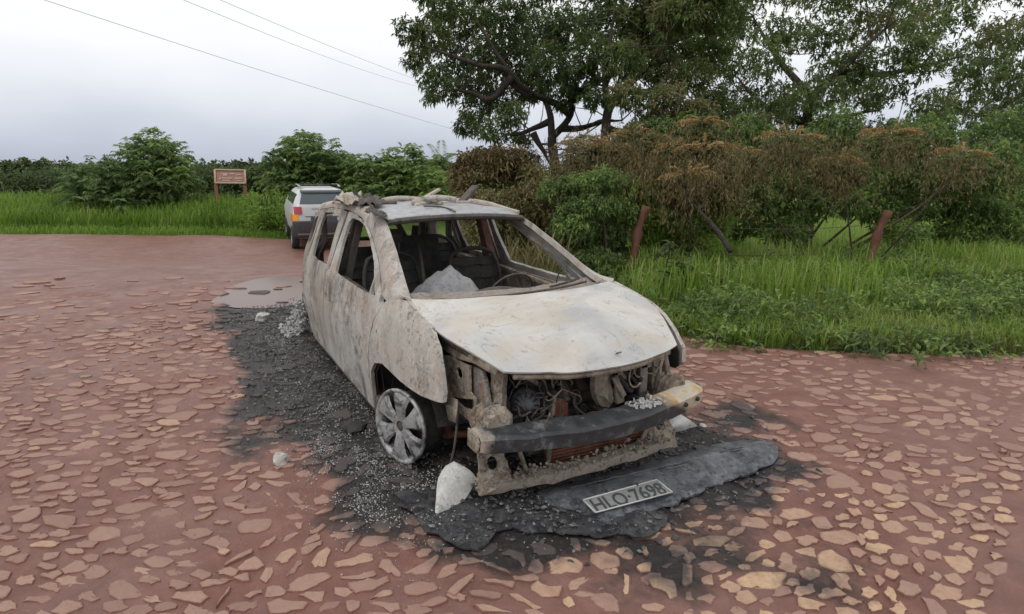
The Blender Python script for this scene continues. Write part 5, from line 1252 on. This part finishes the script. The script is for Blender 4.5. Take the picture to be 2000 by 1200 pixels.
BIG = [[(1088, 345, 0), (1081, 300, 0), (1080, 268, 0)],
       [(1080, 268, 0), (1078, 235, .1), (1062, 190, .4), (1040, 120, .8), (1020, 40, 1.0)],
       [(1080, 268, 0), (1098, 250, -.1), (1116, 228, -.2), (1116, 195, -.3), (1098, 150, -.6), (1085, 70, -.9)],
       [(1116, 228, -.2), (1090, 200, -.4), (1040, 190, -.8), (1000, 150, -1.1), (960, 90, -1.3), (930, 40, -1.4)],
       [(1116, 195, -.3), (1160, 165, .1), (1210, 140, .4), (1260, 90, .6)],
       [(1040, 190, -.8), (1005, 170, -.9), (985, 130, -1.2), (940, 130, -1.6), (880, 110, -1.7), (830, 90, -1.7)],
       [(1078, 235, .1), (1050, 250, .2), (1015, 262, .3), (985, 262, .4)],
       [(1098, 250, -.1), (1130, 255, .1), (1170, 240, .2), (1215, 235, .4)],
       [(1000, 150, -1.1), (960, 200, -.9), (920, 180, -.8), (880, 175, -.9)],
       [(1040, 260, 0), (1058, 290, 0), (1075, 320, .1)]]
tree_at('broadleaf_tree', 1090, D1, BIG, 'tall dark green tree with a forked trunk arching over the burnt car', .135, blob, 6000, .108, .040, M_tree)
# ---- trees to the right of it
D2 = 12.0; blob = []
def B2(px, py, rx, ry, dd=0, t=0.): blob.append(scr_blob(px, py, D2+dd, rx, ry, None, t))
for a in [(1215, 120, 46, 40), (1225, 185, 40, 26, 0, .45), (1265, 60, 54, 48), (1250, 20, 50, 40), (1280, 130, 48, 40, 0, .2), (1300, 190, 42, 30, 0, .5), (1330, 80, 52, 48), (1345, 20, 52, 40), (1240, 262, 44, 26, 0, .3), (1300, 268, 44, 28, 0, .3), (1365, 270, 46, 28, 0, .25), (1210, 300, 40, 26, 0, .3), (1400, 250, 44, 30, 0, .2), (1350, 150, 48, 36, 0, .35), (1385, 100, 50, 46), (1390, 200, 46, 34, 0, .3), (1410, 30, 54, 44), (1270, 225, 34, 20, 0, .4), (1340, 225, 36, 20), (1290, -30, 70, 40), (1400, -30, 70, 40), (1245, 95, 40, 34, 0, .3), (1310, 35, 46, 40, 0, .4), (1360, 215, 40, 24, 0, .5)]:
    B2(*a[:4], dd=float(rg.uniform(-1.2, 1.2)), t=(a[5] if len(a) > 5 else float(rg.uniform(0, .2))))
tree_at('broadleaf_tree', 1184, D2, [[(1182, 300, 0), (1182, 250, 0), (1188, 215, 0)], [(1188, 215, 0), (1215, 180, .2), (1260, 140, .5), (1300, 80, .8)], [(1188, 215, 0), (1180, 150, -.2), (1190, 90, -.4), (1200, 20, -.5)], [(1215, 180, .2), (1280, 180, .5), (1340, 150, .8), (1390, 130, .9)], [(1182, 250, 0), (1220, 262, .1), (1250, 248, .2), (1290, 225, .2)]],
        'straight trunked tree with brown seed clusters right of the forked tree', .12, blob, 5600, .105, .039, M_tree, tint0=.50)
D3 = 14.0; blob = []
def B3(px, py, rx, ry, dd=0, t=0.): blob.append(scr_blob(px, py, D3+dd, rx, ry, None, t))
for px in range(1440, 2080, 62):
    for py in (-20, 55, 125, 190, 250, 300):
        if rg.random() < .9: B3(px+rg.uniform(-20, 20), py+rg.uniform(-22, 22), rg.uniform(38, 60), rg.uniform(32, 48), float(rg.uniform(-1.6, 1.6)), float(rg.choice([0, 0, .1, .2, .45])))
tree_at('broadleaf_tree', 1580, D3, [[(1578, 300, 0), (1575, 240, 0), (1585, 190, 0)], [(1585, 190, 0), (1540, 140, .2), (1500, 90, .5), (1470, 30, .8)], [(1585, 190, 0), (1640, 140, -.2), (1690, 90, -.4), (1750, 40, -.5)], [(1575, 240, 0), (1520, 225, 0), (1470, 190, .3), (1440, 150, .4)], [(1640, 140, 0), (1720, 150, .3), (1800, 130, .5), (1880, 110, .5)], [(1580, 250, 0), (1650, 225, .2), (1720, 215, .3)]],
        'wide spreading tree behind the lone fence post at the far right', .15, blob, 9000, .115, .042, M_tree, tint0=.48)
# ---- bushes
def shrub(name, label, base_px, d, blobs, n, size, wid, mat, stems=5, tint0=.5, k=7, pinn=0, bark=M_bark2, cat='bush', group=None, shell=.45, tvar=.3):
    b = on_ground(base_px, d); S_ = thing(name, label, cat, b, group); L = Leaves()
    sprig_cloud(L, blobs, n, size, wid, tint0, tvar, k, shell, pinn, .3, rg, .35); L.build('foliage', mat, S_)
    for i in range(stems):
        c = blobs[i % len(blobs)]; top = c[0]+rg.normal(0, .3, 3)*c[1]
        P = [b+np.append(rg.normal(0, .12, 2), -.15), (b+top)/2+rg.normal(0, .12, 3), top]
        MB().tube(smooth_line(P, 9, 1), list(np.linspace(.03, .010, 9)), 5).build('stem', bark, S_)
    return S_
def SB(l, d, dj=.5): return [scr_blob(px, py, d+float(rg.uniform(-dj, dj)), rx, ry, None, t) for px, py, rx, ry, t in l]
shrub('leafy_bush', 'tall rounded green bush with feathery top sprigs behind the patrol car', 605, 23, SB([(600, 350, 60, 48, 0), (560, 345, 46, 36, 0), (640, 345, 48, 40, .05), (585, 305, 42, 36, .1), (620, 305, 44, 34, .1), (592, 283, 26, 20, .15), (662, 318, 24, 22, .2), (545, 318, 26, 20, .1), (600, 390, 80, 30, -.1), (680, 360, 26, 30, .1)], 23), 1350, .26, .085, M_bush, 7, .48, k=8, pinn=.38)
shrub('leafy_bush', 'low light green bushes between the rounded bush and the palm', 765, 22, SB([(720, 350, 42, 34, .1), (765, 335, 40, 34, .1), (795, 315, 30, 28, .15), (800, 350, 44, 34, .2), (750, 375, 70, 30, .05), (845, 362, 40, 28, .35), (700, 322, 22, 16, .1), (735, 316, 20, 12, .05), (880, 375, 40, 26, .3)], 22), 1100, .24, .085, M_bush, 6, .52, k=8, pinn=.32)
shrub('leafy_bush', 'dark hedge of bushes standing behind the information sign', 470, 31, SB([(430, 352, 40, 22, 0), (475, 350, 46, 22, 0), (520, 350, 40, 30, .05), (450, 375, 60, 20, .1), (395, 350, 50, 22, 0), (505, 380, 40, 22, .1)], 31), 700, .30, .11, M_dbush, 5, .55, k=7)
shrub('leafy_bush', 'tall spreading green bush at the left of the sign', 285, 23, SB([(300, 345, 70, 42, 0), (245, 350, 60, 38, 0), (345, 350, 34, 34, .05), (285, 305, 46, 32, .1), (330, 305, 34, 28, .1), (300, 280, 30, 20, .15), (205, 340, 40, 26, .05), (175, 355, 50, 26, .05), (250, 390, 100, 28, -.05)], 23), 1400, .26, .085, M_bush, 7, .45, k=8, pinn=.38)
shrub('leafy_bush', 'low dark bushes along the road at the far left edge', 90, 27, SB([(-40, 360, 70, 26, 0), (40, 358, 66, 24, 0), (110, 355, 60, 26, .05), (170, 360, 50, 24, .1), (0, 385, 110, 22, .1), (130, 385, 80, 22, .1)], 27), 900, .28, .10, M_dbush, 5, .55, k=7)
shrub('brown_shrub', 'reddish brown withered shrub above the roof of the burnt car', 965, 11.8, SB([(940, 310, 46, 20, 0), (985, 312, 44, 24, 0), (915, 330, 40, 22, .1), (960, 345, 60, 30, .1), (1020, 320, 34, 30, 0), (930, 370, 56, 30, .35), (1000, 375, 60, 34, .4), (1040, 350, 30, 26, .2), (900, 352, 26, 20, .2)], 11.8, .5), 1500, .12, .045, M_brown, 7, .35, k=8)
shrub('olive_shrub', 'dry olive shrub seen through the left windows of the burnt car', 985, 9.6, SB([(930, 400, 50, 34, 0), (985, 410, 60, 40, .1), (1040, 400, 50, 44, .05), (960, 450, 70, 46, 0), (1040, 460, 70, 50, 0), (1090, 440, 50, 50, -.05), (1000, 505, 100, 36, -.1)], 9.6, .5), 2100, .095, .03, M_brown, 7, .66, k=8)
shrub('dark_bush', 'dense dark green bush between the car and the leaning fence post', 1145, 9.9, SB([(1090, 385, 44, 34, 0), (1135, 395, 50, 40, 0), (1180, 400, 44, 44, 0), (1120, 440, 60, 48, -.05), (1180, 455, 50, 50, -.05), (1150, 500, 80, 40, -.1), (1195, 500, 40, 46, 0), (1205, 420, 30, 40, .1), (1080, 420, 36, 36, .1), (1170, 555, 60, 36, -.05)], 9.9, .4), 3800, .075, .029, M_bush, 8, .52, k=8, tvar=.35)
shrub('dark_bush', 'shady green bush behind the golden tipped shrub', 1275, 11.0, SB([(1240, 300, 40, 34, .1), (1290, 260, 44, 30, .1), (1340, 250, 50, 34, .2), (1380, 270, 40, 34, .15), (1300, 320, 60, 40, 0), (1370, 330, 50, 40, 0), (1250, 350, 50, 34, 0)], 11.0, .5), 1400, .115, .045, M_bush, 6, .40, k=8)
def weep(S_name, label, base_px, d, tops, mat, seed, npl, base_h=None):
    """drooping feathery shrub with upright golden flower sprays on top"""
    r2 = np.random.default_rng(seed); b = on_ground(base_px, d+.9); S_ = thing(S_name, label, 'shrub', b); L = Leaves(); Gd = Leaves()
    sprig_cloud(L, [scr_blob(px, py+22, d+.5, sx*.95, 32, None, r2.uniform(-.3, .45)) for px, py, sx, g in tops], 210*len(tops), .080, .026, .66, .5, 8, .3, .12, .3, r2)
    for ti, (px, py, sx, gold) in enumerate(tops):
        top = at_depth(px, py, d+r2.uniform(-.5, .5))
        if ti % 2 == 0: MB().tube(smooth_line([b+np.append(r2.normal(0, .15, 2), -.1), (b+top)/2+r2.normal(0, .15, 3)-np.array([0, 0, .1]), top], 10, 1), list(np.linspace(.018, .006, 10)), 5).build('stem', M_bark2, S_)
        n = int(npl*sx/50*1.5); w = sx*d/FPX
        o = top+np.stack([(lambda u_: u_*w*CR[0])(r2.normal(0, .75, n))+r2.normal(0, .30, n), r2.normal(0, .75, n)*w*CR[1]+r2.normal(0, .30, n), r2.normal(-.12, .17, n)], 1)
        B_ = []; D_ = []; T_ = []
        for j in range(9):
            f_ = j/9.; B_.append(o-np.array([0, 0, 1.])*(f_*.24)+r2.normal(0, .022, (n, 3))); D_.append(r2.normal(0, .55, (n, 3))-np.array([0, 0, .9])); T_.append(np.clip(.42+.2*r2.normal(0, 1, n)-.15*f_, 0, 1))
        L.add(*leaf_arrays(np.vstack(B_), np.vstack(D_), .062*r2.uniform(.6, 1.2, 9*n), .013, np.concatenate(T_), rg=r2))
        if gold:
            m_ = 11
            for q in range(m_):
                u = (q/(m_-1)-.5)*2; st = top+CR*(u*w*.55)*np.array([1, 1, 0])+np.array([0, 0, .02]); dr = nrmz(CR*np.array([1, 1, 0])*(u*1.2)+np.array([0, 0, .22])+r2.normal(0, .12, 3)); ln_ = .26*r2.uniform(.7, 1.1)
                k_ = 90; f_ = r2.random(k_); p = st+dr*(f_*ln_)[:, None]-np.array([0, 0, 1.])*(.10*f_*f_)[:, None]
                Gd.add(*leaf_arrays(p, dr+r2.normal(0, .5, (k_, 3)), .042, .012, np.clip(.60+.25*r2.normal(0, 1, k_), 0, 1), rg=r2))
    L.build('foliage', mat, S_)
    if Gd.n: Gd.build('flower_spray', M_gold, S_)
    return S_
weep('golden_shrub', 'drooping brown shrub with golden tips right of the trunk', 1210, 8.6, [(1140, 278, 34, 1), (1190, 288, 44, 1), (1240, 262, 40, 1), (1275, 275, 50, 0), (1150, 302, 46, 0), (1205, 300, 40, 0), (1110, 318, 34, 0), (1300, 292, 40, 0)], M_brown, 5, 95)
shrub('green_vine', 'fresh green vine leaves spilling over the drooping brown shrub', 1160, 8.2, SB([(1085, 372, 36, 22, .2), (1130, 362, 40, 24, .2), (1180, 352, 36, 26, .2), (1222, 366, 30, 26, .25), (1150, 400, 60, 26, .1), (1210, 405, 34, 24, .15), (1120, 440, 50, 30, .05), (1180, 450, 44, 34, .1), (1150, 520, 70, 40, 0)], 8.2, .35), 2000, .062, .026, M_bush, 4, .48, k=8, tvar=.4)
weep('golden_shrub', 'golden tipped shrub hanging over the bright grass above the sapling', 1375, 7.8, [(1322, 288, 30, 1), (1375, 290, 44, 1), (1345, 345, 40, 1), (1390, 315, 44, 0), (1318, 318, 36, 0), (1400, 350, 36, 0), (1372, 240, 24, 1)], M_brown, 6, 95)
shrub('green_thicket', 'mid green thicket filling the fence line behind the lone post', 1560, 10.6, SB([(1430, 330, 60, 50, .1), (1510, 345, 60, 44, .2), (1590, 320, 60, 50, 0), (1670, 345, 60, 46, .15), (1760, 330, 60, 50, .1), (1850, 345, 60, 46, .2), (1940, 325, 60, 54, .05), (2030, 345, 60, 50, .1), (1470, 390, 60, 40, .3), (1560, 400, 60, 40, .1), (1640, 390, 60, 40, .3), (1730, 410, 50, 36, .15), (1800, 390, 70, 44, .3), (1900, 405, 60, 40, .1), (1980, 390, 70, 44, .3), (1440, 440, 50, 30, .35), (1530, 450, 50, 26, .3), (1760, 455, 50, 26, .35), (1880, 450, 60, 26, .35), (2010, 450, 60, 30, .3), (1460, 262, 46, 40, .1), (1630, 255, 50, 44, .1), (1810, 265, 60, 44, .1), (1960, 258, 60, 44, .1)], 10.6, .7), 6500, .095, .036, M_bush, 9, .46, k=8, tvar=.4)
shrub('green_thicket', 'loose mid green weeds and bushes around the leaning fence post', 1290, 10.2, SB([(1250, 380, 40, 30, .1), (1300, 372, 44, 30, .15), (1350, 385, 44, 30, .25), (1390, 400, 44, 30, .3), (1270, 420, 34, 26, .35), (1330, 425, 40, 24, .4), (1262, 455, 30, 34, .2), (1300, 455, 30, 20, .4), (1390, 440, 40, 24, .4), (1270, 500, 30, 26, .3), (1360, 470, 40, 20, .45)], 8.9, .5), 2600, .070, .026, M_grass, 6, .42, k=8, tvar=.4)
weep('golden_shrub', 'broad drooping golden tipped shrub near the right border fence post', 1640, 8.4, [(1440, 300, 44, 1), (1545, 268, 60, 1), (1640, 318, 40, 1), (1740, 262, 50, 1), (1880, 300, 46, 1)], M_brown, 8, 90)
lb = MB(); 
def fallen(label, pts, r):
    P = smooth_line([at_depth(px, py, d) for px, py, d in pts], 16); tag(MB().tube(wob(P, .03, 2), list(np.linspace(r, r*.35, 16)), 7).build('bare_branch', M_bark, None), label, 'branch')
fallen('bare dark branch slanting down at the right above the grass', [(1425, 490, 7.2), (1392, 440, 7.4), (1362, 405, 7.6), (1340, 385, 7.8)], .035)
fallen('thin bare branch sagging across the top of the grass', [(1250, 397, 8.4), (1290, 412, 8.3), (1340, 440, 8.2), (1392, 434, 8.1)], .010)
# sapling, palm
def sapling(px, d, py_top, label, seed):
    r2 = np.random.default_rng(seed); b = on_ground(px, d); S_ = thing('sapling', label, 'sapling', b); top = at_depth(px+14, py_top, d)
    MB().tube(smooth_line([b-np.array([0, 0, .1]), (b+top)/2+r2.normal(0, .03, 3), top], 8, 1), list(np.linspace(.012, .005, 8)), 5).build('stem', M_bark, S_)
    for k in range(8):
        u = 1-.06*k; c = b*(1-u)+top*u; L = Leaves(); n = 7; dr = nrmz(np.column_stack([r2.normal(0, 1, (n, 2)), r2.normal(-.15, .25, n)]))
        a = r2.uniform(0, 6.28); off = np.array([math.cos(a)*.12, math.sin(a)*.12, .01])*(.5+k*.22)
        L.add(*leaf_arrays(np.tile(c+off, (n, 1)), dr, .15*r2.uniform(.7, 1.1, n), .05, np.clip(.25+.15*r2.normal(0, 1, n), 0, 1), rg=r2)); L.build('leaf_cluster', M_tree, S_)
        MB().tube([c, c+off], .004, 4).build('twig', M_bark, S_)
sapling(1297, 6.9, 476, 'thin dark leaved sapling in the bright grass beside the bonnet', 3)
sapling(1332, 7.2, 520, 'smaller dark leaved sapling right of the taller one', 4)
PB = on_ground(860, 28); PM = thing('palm_tree', 'small pale green palm rising above the light green bushes', 'palm', PB)
pt_ = at_depth(862, 318, 28); MB().tube([PB-np.array([0, 0, .3]), pt_], [.16, .12], 9).build('trunk', M_bark2, PM)
r2 = np.random.default_rng(21)
for k in range(15):
    a = 2*math.pi*k/15+r2.uniform(-.2, .2); el = r2.uniform(.15, 1.25); ln_ = 1.5*r2.uniform(.8, 1.1); d0 = np.array([math.cos(a)*math.cos(el), math.sin(a)*math.cos(el), math.sin(el)])
    f_ = np.linspace(.08, 1, 22); C = pt_+d0*(ln_*f_)[:, None]-np.array([0, 0, 1.])*(.75*ln_*f_**2.2)[:, None]*math.cos(el); sd = nrmz(np.cross(d0, [0, 0, 1.]))
    L = Leaves()
    for s in (-1, 1): L.add(*leaf_arrays(C, sd*s+d0*.5-np.array([0, 0, .35]), .42*(1-.5*f_), .045, np.clip(.62+.1*r2.normal(0, 1, 22), 0, 1), droop=.4, rg=r2))
    L.build('frond', M_bush, PM)
# far woods
FW = Leaves()
fw = [scr_blob(px+rg.uniform(-12, 12), 334+rg.uniform(-7, 5), 62+rg.uniform(-4, 4), rg.uniform(16, 30), rg.uniform(10, 15), None, rg.uniform(-.15, .15)) for px in range(-150, 960, 20)]
fw += [scr_blob(px+rg.uniform(-12, 12), 352+rg.uniform(-5, 5), 52+rg.uniform(-4, 4), rg.uniform(18, 30), rg.uniform(10, 16), None, rg.uniform(-.1, .2)) for px in range(-150, 960, 22)]
sprig_cloud(FW, fw, 3200, .55, .32, .55, .25, 6, .4, 0, .2, rg); tag(FW.build('far_woods', M_dbush, None), 'dark line of distant trees along the skyline behind the sign', 'woods', kind='stuff')
FR = Leaves()
fr_ = [scr_blob(px+rg.uniform(-16, 16), 338+rg.uniform(-6, 8), 38+rg.uniform(-4, 4), rg.uniform(26, 46), rg.uniform(16, 26), None, rg.uniform(-.15, .2)) for px in range(1250, 2250, 34)]
sprig_cloud(FR, fr_, 2600, .40, .22, .5, .25, 6, .4, 0, .2, rg); tag(FR.build('far_woods', M_dbush, None), 'hazy band of trees closing the field at the right', 'woods', kind='stuff')
# ---- grass
def blades(name, pts, hmin, hmax, width, mat, label, lean=.35, tint0=.5, seed=1, cat='grass', seg2=True, tv=.2):
    r2 = np.random.default_rng(seed); n = len(pts); h = hmin+(hmax-hmin)*r2.random(n)**1.3
    z = ground_h(pts[:, 0], pts[:, 1])-.01; a = r2.uniform(0, 6.28, n); s_ = np.stack([np.cos(a), np.sin(a), np.zeros(n)], 1); f_ = np.stack([-np.sin(a), np.cos(a), np.zeros(n)], 1)
    b = np.column_stack([pts, z]); w = width*r2.uniform(.6, 1.2, n)[:, None]; le = (lean*h*r2.uniform(.2, 1.3, n))[:, None]; hh = h[:, None]*np.array([0, 0, 1.])
    V = np.stack([b-s_*w/2, b+s_*w/2, b+hh*.5+f_*le*.28-s_*w*.45, b+hh*.5+f_*le*.28+s_*w*.45, b+hh*.82+f_*le*.72-s_*w*.28, b+hh*.82+f_*le*.72+s_*w*.28, b+hh*(.95-.2*lean)+f_*le*1.35], 1)
    F = np.array([[0, 1, 3], [0, 3, 2], [2, 3, 5], [2, 5, 4], [4, 5, 6]])[None]+7*np.arange(n)[:, None, None]
    cl = np.array([mnoise.noise(Vector((p[0]*.8, p[1]*.8, 2.))) for p in pts]); T = np.clip(tint0+cl*.35+r2.normal(0, tv, n), 0, 1)
    return tag(put(name, V.reshape(-1, 3), F.reshape(-1, 3), mat, None, smooth=False, attrs={'tint': np.repeat(T, 7)}), label, cat, kind='stuff')
def scatter(n, pxr, dr, seed, avoid=True, power=1., patchy=None):
    r2 = np.random.default_rng(seed); px = r2.uniform(pxr[0], pxr[1], n); d = dr[0]+(dr[1]-dr[0])*r2.random(n)**power
    lat = (px-PX0)/FPX*d; P = np.stack([CAM_O[0]+FH[0]*d+FH[1]*lat, CAM_O[1]+FH[1]*d-FH[0]*lat], 1)
    if avoid: P = P[~inpoly(P[:, 0], P[:, 1], ROAD)]
    if patchy is not None: P = P[np.array([mnoise.fractal(Vector((a*.75, b*.75, 4.)), 1., 2., 4) for a, b in P]) > patchy]
    return P
blades('grass', scatter(34000, (-150, 640), (18, 26), 1), .08, .26, .028, M_grass, 'bright green grass bank beyond the far edge of the road', .5, .55, 2)
blades('verge_grass', scatter(90000, (1040, 2150), (5.2, 11.5), 3, patchy=-.25), .05, .26, .011, M_grass, 'green grass and weeds of the verge right of the car', .6, .72, 4, tv=.25)
blades('field_grass', scatter(70000, (1100, 2250), (7.5, 30), 5, power=1.4), .15, .50, .018, M_grass, 'bright grassy field beyond the fence posts', .5, .82, 6, tv=.2)
blades('dry_weeds', scatter(20000, (880, 2100), (4.4, 6.6), 7, power=1.3), .04, .26, .006, M_dry, 'dry brown weeds at the foot of the bushes along the road', .6, .4, 8)
WD = Leaves(); r5 = np.random.default_rng(61); ep = np.array(smooth_line(right_edge[:-1], 400, 1)); wb = []
for k in range(420):
    p = ep[r5.integers(0, 400)]; q = p+np.array([-.25, .55])*(abs(r5.normal(0, 1.0))*.8-.22)+r5.normal(0, .08, 2); h = r5.uniform(.04, .15)
    wb.append((np.array([q[0], q[1], float(ground_h(q[0], q[1]))+h*.6]), np.array([h*1.6, h*1.6, h]), r5.uniform(-.3, .35)))
for k in range(520):
    d_ = r5.uniform(5.9, 10.5); q = on_ground(r5.uniform(1230, 2150), d_)
    if inpoly(q[:1], q[1:2], ROAD)[0] or mnoise.fractal(Vector((q[0]*.75, q[1]*.75, 4.)), 1., 2., 4) > .16: continue
    h = r5.uniform(.10, .30); wb.append((q+np.array([0, 0, h*.6]), np.array([h*1.3, h*1.3, h]), r5.uniform(-.2, .5)))
sprig_cloud(WD, wb, 13000, .065, .026, .55, .4, 6, .4, 0, .2, r5, .5)
tag(WD.build('verge_weeds', M_bush, None), 'low leafy weeds creeping along the road edge behind the car', 'weeds', kind='stuff')
r6 = np.random.default_rng(71); LL = Leaves(); n_ = 900
ii = r6.integers(0, 400, n_); q = ep[ii]+np.array([.25, -.55])*(np.abs(r6.normal(0, .45, n_))[:, None]-.15)
LL.add(*leaf_arrays(np.column_stack([q, ground_h(q[:, 0], q[:, 1])+.012]), np.column_stack([r6.normal(0, 1, (n_, 2)), np.full(n_, .05)]), .045*r6.uniform(.4, 1.2, n_), .02, np.clip(.4+.3*r6.normal(0, 1, n_), 0, 1), droop=.1, rg=r6))
tag(LL.build('leaf_litter', M_brown, None), 'dry brown leaf litter along the road edge under the weeds', 'leaf litter', kind='stuff')
def clump(name, label, px, d, n, spread, hmin, hmax, w, mat, seed, lean=.5, tint0=.55):
    r2 = np.random.default_rng(seed); b = on_ground(px, d); P = b[:2]+r2.normal(0, 1, (n, 2))*spread
    o = blades(name, P, hmin, hmax, w, mat, label, lean, tint0, seed, 'tall grass'); return o
for i, px in enumerate((498, 526, 548, 568)):
    pass
r2 = np.random.default_rng(44)
blades('rough_grass', scatter(16000, (-120, 610), (20.5, 25), 91), .25, .75, .030, M_grass, 'taller rough grass around the feet of the information sign', .5, .50, 92)
blades('tall_weeds', scatter(24000, (1240, 2150), (6.4, 12.), 93, patchy=.06), .18, .75, .015, M_grass, 'tall bright green weeds standing along the fence line', .35, .74, 94, tv=.25)
TG = thing('tall_grass_clump', 'tall clump of long leaved green grass left of the patrol car', 'tall grass', on_ground(540, 19.8))
Lg = Leaves()
for k in range(150):
    b = on_ground(r2.uniform(485, 600), 20.2+r2.uniform(-.7, 1.2)); h = r2.uniform(.7, 1.55)
    m_ = 8; u = r2.uniform(.15, 1, m_); a = r2.uniform(0, 6.28, m_)
    Lg.add(*leaf_arrays(b+np.array([0, 0, 1.])*(h*u)[:, None]*.8, np.stack([np.cos(a)*.6, np.sin(a)*.6, np.full(m_, .75)], 1), r2.uniform(.45, .8, m_), .045, np.clip(.62+.2*r2.normal(0, 1, m_), 0, 1), droop=.55, rg=r2))
Lg.build('blade', M_grass, TG)['kind'] = 'stuff'
St = MB()
for k in range(40):
    b = on_ground(r2.uniform(490, 595), 20.2+r2.uniform(-.6, 1.)); St.tube([b, b+np.array([r2.normal(0, .08), r2.normal(0, .08), r2.uniform(.8, 1.3)])], .012, 4)
tag(St.build('stalk', M_bush, TG, smooth=False), kind='stuff')
rs_ = np.random.default_rng(45)
DG = thing('dry_grass_clump', 'pale dry reed grass seen through the left front window opening', 'dry grass', on_ground(1045, 7.6)); Ld = Leaves()
for k in range(70):
    b = on_ground(rs_.uniform(985, 1110), 7.6+rs_.uniform(-.3, .4)); a = rs_.uniform(0, 6.28); m_ = 4
    Ld.add(*leaf_arrays(np.tile(b, (m_, 1))+np.array([0, 0, 1.])*rs_.uniform(.0, .4, m_)[:, None], np.stack([rs_.normal(0, .3, m_), rs_.normal(0, .3, m_), np.ones(m_)], 1), rs_.uniform(.4, .75, m_), .016, np.clip(.7+.25*rs_.normal(0, 1, m_), 0, 1), droop=.3, rg=rs_))
Ld.build('blade', M_dry, DG)['kind'] = 'stuff'
